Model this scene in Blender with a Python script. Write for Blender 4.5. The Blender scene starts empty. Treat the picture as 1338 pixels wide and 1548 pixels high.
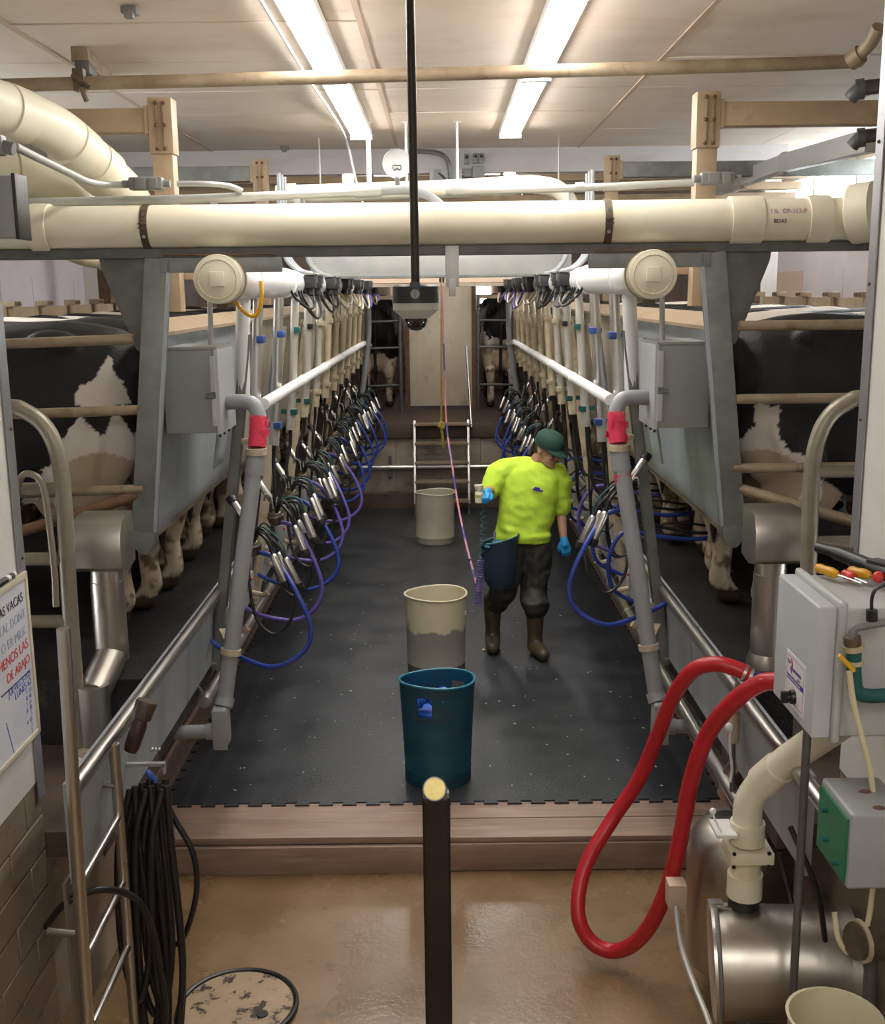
import bpy, bmesh, math, random
from mathutils import Vector, Matrix, Quaternion, noise
V = Vector
SC = bpy.context.scene
COL = SC.collection
random.seed(7)
PI = math.pi

# ------------------------------------------------------------------ camera
F, PITCH, ROLL = 1650.0, math.radians(11.4), 0.011
CAM = V((0.02, 0.0, 2.64))
_f0 = V((0, math.cos(PITCH), -math.sin(PITCH))); _u0 = V((0, math.sin(PITCH), math.cos(PITCH))); _r0 = V((1, 0, 0))
_r = _r0*math.cos(ROLL) - _u0*math.sin(ROLL); _u = _u0*math.cos(ROLL) + _r0*math.sin(ROLL)
cd = bpy.data.cameras.new('camera'); cam = bpy.data.objects.new('camera', cd); COL.objects.link(cam)
cd.sensor_fit = 'HORIZONTAL'; cd.sensor_width = 36.0; cd.lens = F/1338*36.0
cd.clip_start = 0.05; cd.clip_end = 200
m = Matrix((( _r.x, _u.x, -_f0.x, CAM.x), (_r.y, _u.y, -_f0.y, CAM.y), (_r.z, _u.z, -_f0.z, CAM.z), (0, 0, 0, 1)))
cam.matrix_world = m
SC.camera = cam
def at(px, py, y=None, z=None, x=None):
    """a point of the place seen at pixel (px, py), at a known distance y, height z or side x"""
    d = _f0 + _r*((px-669)/F) - _u*((py-774)/F)
    t = (y-CAM.y)/d.y if y is not None else (z-CAM.z)/d.z if z is not None else (x-CAM.x)/d.x
    return CAM + d*t

# ------------------------------------------------------------------ world, exposure
w = bpy.data.worlds.new('daylight'); SC.world = w; w.use_nodes = True
bgn = w.node_tree.nodes['Background']; bgn.inputs[0].default_value = (0.93, 0.96, 1.0, 1); bgn.inputs[1].default_value = 16.0
vs = SC.view_settings; vs.view_transform = 'Standard'; vs.look = 'None'; vs.exposure = 0.62; vs.gamma = 1.0
vs.use_curve_mapping = False
LAMP = 25.0          # strength of the fluorescent strips

# ------------------------------------------------------------------ helpers
ORG = {}
def cr(pts, n=6, closed=False):
    """Catmull-Rom through the points"""
    P = [V(p) for p in pts]; out = []; L = len(P)
    rng = L if closed else L-1
    for i in range(rng):
        if closed: a, b, c, d = P[i-1], P[i], P[(i+1) % L], P[(i+2) % L]
        else:
            b, c = P[i], P[i+1]
            a = P[i-1] if i > 0 else b*2-c
            d = P[i+2] if i+2 < L else c*2-b
        for k in range(n):
            t = k/n
            out.append(0.5*((2*b)+(c-a)*t+(2*a-5*b+4*c-d)*t*t+(3*b-a-3*c+d)*t**3))
    if not closed: out.append(P[-1])
    return out
def fr(d, hint=None):
    d = V(d).normalized()
    h = V(hint) if hint else (V((0, 0, 1)) if abs(d.z) < 0.9 else V((1, 0, 0)))
    a = h.cross(d).normalized(); b = d.cross(a).normalized()
    return a, b, d
class MB:
    def __init__(s): s.v = []; s.f = []
    def add(s, vs, fs):
        o = len(s.v); s.v += [V(p) for p in vs]; s.f += [[i+o for i in f] for f in fs]; return s
    def box(s, c, sz, rot=None):
        c = V(c); hx, hy, hz = sz[0]/2, sz[1]/2, sz[2]/2
        vs = [V((x*hx, y*hy, z*hz)) for x in (-1, 1) for y in (-1, 1) for z in (-1, 1)]
        if rot is not None: vs = [rot @ p for p in vs]
        return s.add([c+p for p in vs], [(0, 1, 3, 2), (4, 6, 7, 5), (0, 4, 5, 1), (2, 3, 7, 6), (0, 2, 6, 4), (1, 5, 7, 3)])
    def b2(s, a, b):
        a, b = V(a), V(b); d = b-a
        return s.box((a+b)/2, (abs(d.x), abs(d.y), abs(d.z)))
    def bar(s, p, q, w, h, hint=None):
        """rectangular bar from p to q; w across, h along the hint"""
        p, q = V(p), V(q); a, b, d = fr(q-p, hint)
        vs = []
        for c in (p, q):
            for i, j in ((-1, -1), (1, -1), (1, 1), (-1, 1)): vs.append(c+a*(i*w/2)+b*(j*h/2))
        return s.add(vs, [(3, 2, 1, 0), (4, 5, 6, 7), (0, 1, 5, 4), (1, 2, 6, 5), (2, 3, 7, 6), (3, 0, 4, 7)])
    def tube(s, pts, r, n=10, caps=True, closed=False, inner=0.0):
        P = [V(p) for p in pts]; L = len(P)
        R = r if isinstance(r, (list, tuple)) else [r]*L
        T = []
        for i in range(L):
            if closed: t = P[(i+1) % L]-P[i-1]
            else: t = P[min(i+1, L-1)]-P[max(i-1, 0)]
            T.append(t.normalized() if t.length > 1e-9 else V((0, 0, 1)))
        a, b, _ = fr(T[0]); vs = []
        for i in range(L):
            if i:
                q = T[i-1].rotation_difference(T[i]); a = q @ a
                a = (a-T[i]*a.dot(T[i])).normalized()
            b = T[i].cross(a)
            for k in range(n):
                g = 2*PI*k/n; vs.append(P[i]+(a*math.cos(g)+b*math.sin(g))*R[i])
        fs = []
        for i in range(L if closed else L-1):
            j = (i+1) % L
            for k in range(n): fs.append((i*n+k, i*n+(k+1) % n, j*n+(k+1) % n, j*n+k))
        if caps and not closed:
            fs.append(tuple(range(n-1, -1, -1))); fs.append(tuple((L-1)*n+k for k in range(n)))
        return s.add(vs, fs)
    def cyl(s, p, q, r, n=16, r2=None): return s.tube([p, q], [r, r if r2 is None else r2], n)
    def lathe(s, prof, o=(0, 0, 0), ax=(0, 0, 1), n=24, sx=1.0, hint=None):
        """profile of (radius, height) turned about an axis; open ends get caps when the radius is not 0"""
        o = V(o); a, b, d = fr(ax, hint); vs = []; L = len(prof)
        for r, h in prof:
            for k in range(n):
                g = 2*PI*k/n; vs.append(o+d*h+(a*math.cos(g)*sx+b*math.sin(g))*max(r, 1e-4))
        fs = [(i*n+k, i*n+(k+1) % n, (i+1)*n+(k+1) % n, (i+1)*n+k) for i in range(L-1) for k in range(n)]
        fs.append(tuple(range(n-1, -1, -1))); fs.append(tuple((L-1)*n+k for k in range(n)))
        return s.add(vs, fs)
    def prism(s, poly, o, u, v, dep):
        """polygon in the plane (u, v) at o, pushed along u x v by dep"""
        o, u, v = V(o), V(u), V(v); wv = u.cross(v).normalized()*dep; n = len(poly)
        vs = [o+u*a+v*b for a, b in poly]; vs += [p+wv for p in vs]
        fs = [tuple(range(n-1, -1, -1)), tuple(range(n, 2*n))]+[(i, (i+1) % n, n+(i+1) % n, n+i) for i in range(n)]
        return s.add(vs, fs)
    def ell(s, c, r, nu=16, nv=10, rot=None):
        c = V(c); r = (r, r, r) if not isinstance(r, (tuple, list)) else r
        vs = [V((0, 0, -r[2]))]
        for j in range(1, nv):
            t = -PI/2+PI*j/nv
            for i in range(nu):
                g = 2*PI*i/nu; vs.append(V((r[0]*math.cos(t)*math.cos(g), r[1]*math.cos(t)*math.sin(g), r[2]*math.sin(t))))
        vs.append(V((0, 0, r[2]))); N = len(vs)-1
        fs = [(0, 1+(i+1) % nu, 1+i) for i in range(nu)]
        for j in range(nv-2):
            for i in range(nu):
                a = 1+j*nu; fs.append((a+i, a+(i+1) % nu, a+nu+(i+1) % nu, a+nu+i))
        a = 1+(nv-2)*nu
        fs += [(a+i, a+(i+1) % nu, N) for i in range(nu)]
        if rot is not None: vs = [rot @ p for p in vs]
        return s.add([c+p for p in vs], fs)
    def caps(s, p, q, r0, r1, n=12):
        """tapered capsule"""
        p, q = V(p), V(q); a, b, d = fr(q-p); L = (q-p).length
        prof = [(r0*math.cos(t), r0*math.sin(t)) for t in [-PI/2+PI/2*i/4 for i in range(5)]]
        prof += [(r1*math.cos(t), L+r1*math.sin(t)) for t in [PI/2*i/4 for i in range(5)]]
        return s.lathe(prof, p, d, n)
    def mesh(s, name, sub=None, bevel=0, seg=2):
        me = bpy.data.meshes.new(name)
        o = sub or V((0, 0, 0))
        me.from_pydata([p-o for p in s.v], [], s.f)
        bm = bmesh.new(); bm.from_mesh(me)
        bmesh.ops.recalc_face_normals(bm, faces=bm.faces)
        if bevel:
            es = [e for e in bm.edges if len(e.link_faces) == 2 and e.calc_face_angle(0) > 0.6]
            bmesh.ops.bevel(bm, geom=es, offset=bevel, segments=seg, affect='EDGES', profile=0.6)
        bm.to_mesh(me); bm.free()
        return me
    def build(s, name, mt, parent=None, bevel=0, ang=38, seg=2, flat=False):
        if parent is not None: org = ORG[parent.name]
        else:
            lo = V((min(p.x for p in s.v), min(p.y for p in s.v), min(p.z for p in s.v)))
            hi = V((max(p.x for p in s.v), max(p.y for p in s.v), max(p.z for p in s.v)))
            org = V(((lo.x+hi.x)/2, (lo.y+hi.y)/2, lo.z))
        return link(name, s.mesh(name, org, bevel, seg), mt, parent, org, ang, flat)
def link(name, me, mt, parent=None, org=V((0, 0, 0)), ang=38, flat=False):
    if mt is not None and len(me.materials) == 0: me.materials.append(M[mt] if isinstance(mt, str) else mt)
    if not flat:
        me.polygons.foreach_set('use_smooth', [True]*len(me.polygons))
        me.set_sharp_from_angle(angle=math.radians(ang))
    ob = bpy.data.objects.new(name, me); COL.objects.link(ob)
    if parent is not None: ob.parent = parent
    else: ob.location = org
    ORG[ob.name] = org.copy()
    return ob
def tag(o, label, cat, group=None):
    o['label'] = label; o['category'] = cat
    if group: o['group'] = group
    return o
def thing(name, label, cat, loc=(0, 0, 0), group=None):
    o = bpy.data.objects.new(name, None); COL.objects.link(o); o.location = loc; o.empty_display_size = 0.05
    ORG[o.name] = V(loc); return tag(o, label, cat, group)
def struct(o): o['kind'] = 'structure'; return o
def dup(o, loc=None, parent=None, label=None):
    c = o.copy(); COL.objects.link(c); c.parent = parent
    if loc is not None: c.location = loc
    if label: c['label'] = label
    for ch in KIDS(o): dup(ch, None, c)
    return c
def KIDS(o): return [k for k in list(o.children)]
NTH = ['first', 'second', 'third', 'fourth', 'fifth', 'sixth', 'seventh', 'eighth', 'ninth', 'tenth', 'eleventh', 'twelfth']
SIDE = {-1: 'on the whiteboard side', 1: 'on the red hose side'}

# ------------------------------------------------------------------ materials
M = {}
def mat(name, c1, c2=None, rough=0.5, metal=0.0, scale=6.0, lo=0.35, hi=0.7, c3=None, s3=2.0, lo3=0.55, hi3=0.7, bump=0.0, bscale=60.0,
        rough2=None, stretch=(1, 1, 1), spec=0.5, coat=0.0, world=False, trans=0.0):
    m = bpy.data.materials.new(name); m.use_nodes = True; nt = m.node_tree; N = nt.nodes; L = nt.links
    b = N['Principled BSDF']
    b.inputs['Roughness'].default_value = rough; b.inputs['Metallic'].default_value = metal
    b.inputs['Specular IOR Level'].default_value = spec
    if coat: b.inputs['Coat Weight'].default_value = coat; b.inputs['Coat Roughness'].default_value = 0.15
    if trans: b.inputs['Transmission Weight'].default_value = trans
    rgb = lambda c: (c[0], c[1], c[2], 1)
    b.inputs['Base Color'].default_value = rgb(c1)
    if c2 is None and c3 is None and not bump: M[name] = m; return m
    if world: src = N.new('ShaderNodeNewGeometry').outputs['Position']
    else: src = N.new('ShaderNodeTexCoord').outputs['Object']
    mp = N.new('ShaderNodeMapping'); mp.inputs['Scale'].default_value = stretch; L.new(src, mp.inputs[0]); co = mp.outputs[0]
    col = None
    def layer(base, c, sc, a, z, det):
        nz = N.new('ShaderNodeTexNoise'); nz.inputs['Scale'].default_value = sc; nz.inputs['Detail'].default_value = det
        nz.inputs['Roughness'].default_value = 0.62; L.new(co, nz.inputs['Vector'])
        rp = N.new('ShaderNodeMapRange'); rp.inputs[1].default_value = a; rp.inputs[2].default_value = z; L.new(nz.outputs[0], rp.inputs[0])
        mx = N.new('ShaderNodeMix'); mx.data_type = 'RGBA'; L.new(rp.outputs[0], mx.inputs[0])
        if base is None: mx.inputs[6].default_value = rgb(c1)
        else: L.new(base, mx.inputs[6])
        mx.inputs[7].default_value = rgb(c)
        return mx.outputs[2], rp.outputs[0]
    if c2 is not None:
        col, fac = layer(None, c2, scale, lo, hi, 6)
        if rough2 is not None:
            rr = N.new('ShaderNodeMapRange'); rr.inputs[3].default_value = rough; rr.inputs[4].default_value = rough2
            L.new(fac, rr.inputs[0]); L.new(rr.outputs[0], b.inputs['Roughness'])
    if c3 is not None: col, _ = layer(col, c3, s3, lo3, hi3, 5)
    if col is not None: L.new(col, b.inputs['Base Color'])
    if bump:
        nz = N.new('ShaderNodeTexNoise'); nz.inputs['Scale'].default_value = bscale; nz.inputs['Detail'].default_value = 4; L.new(co, nz.inputs['Vector'])
        bp = N.new('ShaderNodeBump'); bp.inputs['Strength'].default_value = bump; bp.inputs['Distance'].default_value = 0.01
        L.new(nz.outputs[0], bp.inputs['Height']); L.new(bp.outputs[0], b.inputs['Normal'])
    M[name] = m; return m
def emis(name, c, s):
    m = bpy.data.materials.new(name); m.use_nodes = True; b = m.node_tree.nodes['Principled BSDF']
    b.inputs['Base Color'].default_value = (*c, 1); b.inputs['Emission Color'].default_value = (*c, 1); b.inputs['Emission Strength'].default_value = s
    M[name] = m; return m
mat('ceiling', (.72, .62, .53), (.62, .50, .40), .55, scale=1.3, lo=.45, hi=.75, c3=(.40, .27, .17), s3=2.3, lo3=.66, hi3=.85, stretch=(1, 1.6, 1), world=True)
mat('white_panel', (.72, .70, .66), (.66, .63, .58), .45, scale=3, bump=.15, bscale=120)
mat('lilac_wall', (.62, .57, .60), (.56, .50, .52), .6, scale=2, world=True)
mat('tan_wall', (.58, .44, .34), (.50, .38, .29), .6, scale=2, world=True)
mat('header', (.72, .70, .72), (.60, .54, .50), .5, scale=3, lo=.5, hi=.8, stretch=(.6, 1, 2))
mat('grey_edge', (.30, .31, .34), (.36, .36, .38), .4, metal=.6, scale=5)
mat('brick', (.20, .16, .11), (.30, .235, .16), .5, scale=7, c3=(.12, .09, .06), s3=14, lo3=.6, hi3=.75, bump=.15)
mat('mortar', (.38, .30, .19), (.30, .23, .15), .8, scale=30)
mat('concrete', (.26, .165, .085), (.165, .10, .05), .36, scale=1.7, lo=.35, hi=.7, c3=(.085, .058, .035), s3=5.5, lo3=.60, hi3=.78, rough2=.16, bump=.12, bscale=45, world=True)
mat('pit_concrete', (.36, .31, .24), (.24, .19, .135), .6, scale=2.5, c3=(.12, .09, .065), s3=3.2, lo3=.52, hi3=.72, bump=.2, bscale=30, stretch=(1, 1, 2), world=True)
mat('dark_concrete', (.11, .075, .05), (.06, .042, .03), .6, scale=4, bump=.2, world=True)
mat('wood', (.34, .235, .18), (.22, .145, .105), .5, scale=2.2, c3=(.44, .33, .26), s3=4, lo3=.55, hi3=.8, stretch=(.7, 9, 5), bump=.2, bscale=9, world=True)
mat('mat', (.021, .024, .029), (.042, .045, .049), .34, scale=2.6, rough2=.48, c3=(.055, .058, .062), s3=28, lo3=.60, hi3=.80, bump=.25, bscale=70, world=True)
mat('mat_edge', (.008, .008, .009), rough=.6)
mat('deck', (.014, .014, .016), (.04, .036, .032), .45, scale=3, lo=.45, hi=.75, c3=(.075, .055, .025), s3=5, lo3=.62, hi3=.78, bump=.5, bscale=80, world=True)
mat('pvc', (.74, .69, .54), (.64, .56, .38), .33, scale=2.2, lo=.5, hi=.8, stretch=(1, 1, 1))
mat('pvc_stain', (.62, .53, .34), (.70, .64, .47), .35, scale=3)
mat('white_pipe', (.76, .76, .74), (.66, .62, .55), .3, scale=5, lo=.55, hi=.8)
mat('grey_pvc', (.27, .29, .31), (.31, .32, .33), .42, scale=5)
mat('conduit', (.40, .41, .40), (.47, .46, .42), .4, metal=.3, scale=6)
mat('galv', (.25, .26, .245), (.17, .18, .17), .45, metal=.55, scale=7, c3=(.12, .11, .09), s3=3, lo3=.6, hi3=.8, rough2=.55)
mat('galv_dark', (.10, .105, .10), (.16, .16, .15), .5, metal=.5, scale=9)
mat('steel_panel', (.40, .44, .47), (.31, .345, .375), .38, metal=.3, scale=2.4, lo=.4, hi=.7, c3=(.46, .49, .52), s3=5, lo3=.55, hi3=.8, stretch=(1, 1.6, .3), rough2=.5)
mat('panel_dirty', (.45, .39, .30), (.30, .24, .16), .5, metal=.15, scale=4, c3=(.18, .13, .08), s3=7, lo3=.6, hi3=.8, stretch=(1, 3, .5))
mat('stainless', (.60, .585, .55), (.57, .55, .51), .30, metal=1, scale=3)
mat('tube_mid', (.50, .485, .44), (.42, .38, .31), .38, metal=.35, scale=6, c3=(.40, .32, .21), s3=9, lo3=.6, hi3=.8)
mat('brushed', (.50, .47, .42), (.40, .37, .32), .33, metal=.95, scale=3, stretch=(1, 1, .25), rough2=.42)
mat('tube_dirty', (.60, .52, .38), (.38, .29, .18), .45, metal=.15, scale=9, c3=(.25, .18, .1), s3=14, lo3=.6, hi3=.8)
mat('gate', (.34, .27, .18), (.22, .155, .095), .5, metal=.2, scale=7, c3=(.12, .07, .035), s3=13, lo3=.6, hi3=.8, bump=.15)
mat('gate_grey', (.32, .29, .22), (.22, .19, .14), .42, metal=.4, scale=6)
mat('tan_steel', (.42, .31, .20), (.33, .24, .15), .5, metal=.1, scale=4, c3=(.26, .18, .1), s3=6, lo3=.6, hi3=.8)
mat('rust', (.16, .085, .04), (.09, .045, .025), .8, scale=14)
mat('bracket', (.10, .075, .05), (.17, .13, .09), .5, metal=.5, scale=20)
mat('box_grey', (.33, .35, .35), (.29, .31, .30), .42, scale=4, c3=(.22, .22, .2), s3=8, lo3=.65, hi3=.85)
mat('box_light', (.52, .545, .57), (.47, .49, .51), .4, scale=3)
mat('plastic_grey', (.47, .49, .48), (.43, .44, .43), .38, scale=3)
mat('junction', (.17, .175, .17), (.22, .22, .2), .45, scale=9)
mat('tape', (.78, .035, .10), (.60, .03, .08), .5, scale=12, c3=(.75, .36, .33), s3=8, lo3=.6, hi3=.75)
mat('blue_clip', (.03, .09, .35), (.02, .05, .2), .4, scale=12)
mat('green_clip', (.01, .12, .10), (.01, .06, .055), .4, scale=12)
mat('black_rubber', (.010, .010, .011), (.022, .021, .02), .38, scale=9)
mat('blue_hose', (.018, .045, .33), (.03, .06, .24), .3, scale=8)
mat('red_hose', (.52, .018, .028), (.40, .015, .022), .35, scale=8, bump=.05)
mat('claw', (.13, .095, .05), (.07, .05, .03), .35, metal=.3, scale=12, spec=.6)
mat('valve_black', (.02, .021, .023), (.035, .036, .04), .4, scale=20)
mat('yellow_rope', (.50, .36, .06), (.35, .24, .05), .7, scale=30)
mat('yellow', (.70, .38, .01), (.60, .30, .01), .35, scale=9)
mat('red', (.62, .03, .02), rough=.35)
mat('teal', (.008, .10, .095), (.01, .07, .07), .35, scale=8)
mat('green_face', (.015, .17, .075), (.02, .12, .06), .4, scale=5)
mat('tan_door', (.60, .53, .42), (.48, .39, .27), .5, scale=2.2, c3=(.28, .21, .13), s3=5, lo3=.58, hi3=.8, metal=.1, stretch=(1, 1, .6))
mat('bucket_blue', (.008, .085, .13), (.005, .05, .085), .42, scale=3, c3=(.03, .06, .055), s3=4, lo3=.5, hi3=.75, stretch=(1, 1, 3))
mat('bucket_rim', (.012, .17, .25), rough=.35)
mat('bucket_white', (.60, .56, .45), (.50, .45, .33), .45, scale=3, c3=(.30, .25, .17), s3=5, lo3=.62, hi3=.85)
mat('bucket_cream', (.66, .60, .42), (.60, .53, .36), .4, scale=4)
mat('milk_grey', (.28, .27, .23), (.36, .345, .29), .45, scale=4)
mat('blue_glove', (.02, .30, .62), (.02, .25, .55), .45, scale=9)
mat('blue_plastic', (.01, .10, .55), rough=.4)
mat('hivis', (.54, .77, .06), (.48, .70, .045), .85, scale=9, bump=.6, bscale=11)
mat('trousers', (.020, .018, .014), (.035, .031, .025), .6, scale=6, bump=.5, bscale=9)
mat('boots', (.05, .036, .018), (.085, .062, .032), .42, scale=7)
mat('cap', (.008, .055, .038), (.012, .04, .032), .8, scale=12)
mat('apron', (.012, .035, .06), (.018, .028, .04), .45, scale=6, bump=.3, bscale=10)
mat('skin', (.46, .25, .17), (.40, .20, .13), .5, scale=6)
mat('hair', (.03, .02, .012), rough=.6)
mat('black', (.008, .008, .008), (.014, .013, .012), .4, scale=10)
mat('post_dark', (.035, .03, .022), (.022, .018, .014), .38, metal=.4, scale=6)
mat('brass', (.42, .34, .14), (.34, .27, .10), .35, metal=.7, scale=25)
mat('whiteboard', (.70, .72, .77), (.64, .67, .76), .25, scale=3, c3=(.55, .60, .75), s3=4, lo3=.6, hi3=.85)
mat('board_frame', (.62, .55, .42), rough=.5)
mat('ink_black', (.03, .03, .06), rough=.6); mat('ink_red', (.65, .08, .07), rough=.6); mat('ink_blue', (.12, .18, .5), rough=.6); mat('ink_pale', (.38, .42, .58), rough=.6)
mat('label_white', (.75, .74, .73), rough=.4); mat('purple', (.07, .03, .33), rough=.4); mat('magenta', (.45, .03, .25), rough=.4)
mat('glass', (.9, .95, .95), rough=.05, trans=1.0)
mat('cover', (.42, .30, .19), (.33, .235, .15), .45, scale=4, c3=(.035, .02, .012), s3=16, lo3=.56, hi3=.62, bump=.2)
mat('pink_hose', (.62, .22, .20), (.40, .25, .5), .5, scale=2, lo=.45, hi=.55)
mat('purple_hose', (.07, .055, .30), (.15, .10, .33), .4, scale=4)
mat('camera_white', (.42, .43, .37), rough=.4)
mat('dome', (.01, .01, .012), rough=.05, coat=.5)
mat('speck', (.5, .52, .45), rough=.6)
mat('horn', (.045, .028, .018), (.07, .045, .03), .45, scale=15)
mat('brown_plastic', (.045, .018, .012), (.03, .012, .01), .4, scale=9)
mat('paper_straw', (.45, .42, .12), rough=.7)
emis('tube_light', (1.0, .97, .93), LAMP)

# ================================================================== THE ROOM
DECK = 1.0; LOW = -0.19; CEIL = 3.88; WX = 3.9; DX = 1.45; DY = 3.7; PB = 13.4; YB = 18.0
def sbox(name, a, b, mt, parent=None, bevel=0): 
    o = MB().b2(a, b).build(name, mt, parent, bevel=bevel)
    return o if parent is not None else struct(o)
fl = sbox('floor', (-1.7, -2.6, LOW-.1), (1.7, 5.0, LOW), 'concrete')
sbox('floor_pit', (-1.7, 5.0, -.15), (1.7, PB+.3, -.014), 'dark_concrete')
# rubber mat with jigsaw edges -------------------------------------------------
def mat_outline():
    x0, x1, y0, y1 = -1.45, 1.47, 5.36, 13.36
    pts = []
    def run(a, b, nx, ny, t):
        a, b = V((*a, 0)), V((*b, 0)); d = b-a; L = d.length; d.normalize(); n = int(L/t); st = L/n
        for i in range(n):
            p = a+d*(st*i)
            if i % 2 == 0: pts.append((p.x, p.y)); pts.append(((p+d*st).x, (p+d*st).y))
            else:
                o = V((nx, ny, 0))*.030; w = st*.12
                q1 = p-d*w+o; q2 = p+d*(st+w)+o
                pts.append((p.x, p.y)); pts.append((q1.x, q1.y)); pts.append((q2.x, q2.y)); e = p+d*st; pts.append((e.x, e.y))
    run((x0, y0), (x1, y0), 0, -1, .062)
    run((x1, y0), (x1, y1), 1, 0, .062)
    pts.append((x1, y1)); pts.append((x0, y1))
    run((x0, y1), (x0, y0), -1, 0, .062)
    out = []
    for p in pts:
        if not out or (abs(out[-1][0]-p[0])+abs(out[-1][1]-p[1]) > 1e-5): out.append(p)
    return out
o = MB().prism(mat_outline(), (0, 0, -.014), (1, 0, 0), (0, 1, 0), .014).build('rubber_mat', 'mat', flat=True)
tag(o, 'black rubber mat with jigsaw edges covering the pit floor', 'mat')
# flakes on the mat: straw and droppings
sp = MB(); rs = random.Random(3)
for i in range(220):
    x = rs.uniform(-1.3, 1.3); y = 5.5+abs(rs.gauss(0, 3.0)); 
    if y > 13: continue
    r = rs.uniform(.002, .008); a = rs.uniform(0, PI)
    sp.box((x, y, .0012), (r*2.2, r, .002), Matrix.Rotation(a, 3, 'Z'))
o = sp.build('floor_specks', 'speck', flat=True); tag(o, 'tiny pale specks of feed scattered over the black mat', 'debris'); o['kind'] = 'stuff'
# wooden step ---------------------------------------------------------------------
st = struct(MB().b2((-1.62, 5.0, LOW-.02), (1.62, 5.36, -.04)).build('trim_1', 'dark_concrete'))
for k, (x0, x1, y0, y1, z0, z1) in enumerate([(-1.5, -.03, 5.19, 5.385, -.04, -.008), (-.02, 1.5, 5.19, 5.385, -.04, -.010), (-1.5, -.025, 4.985, 5.183, -.04, -.004), (-.015, 1.5, 4.985, 5.183, -.04, -.012),
                             (-1.5, -.03, 4.96, 5.0, LOW, -.045), (-.02, 1.5, 4.972, 5.0, LOW+.005, -.042)]):
    MB().b2((x0, y0, z0), (x1, y1, z1)).build('plank', 'wood', st, bevel=.005)
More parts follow.
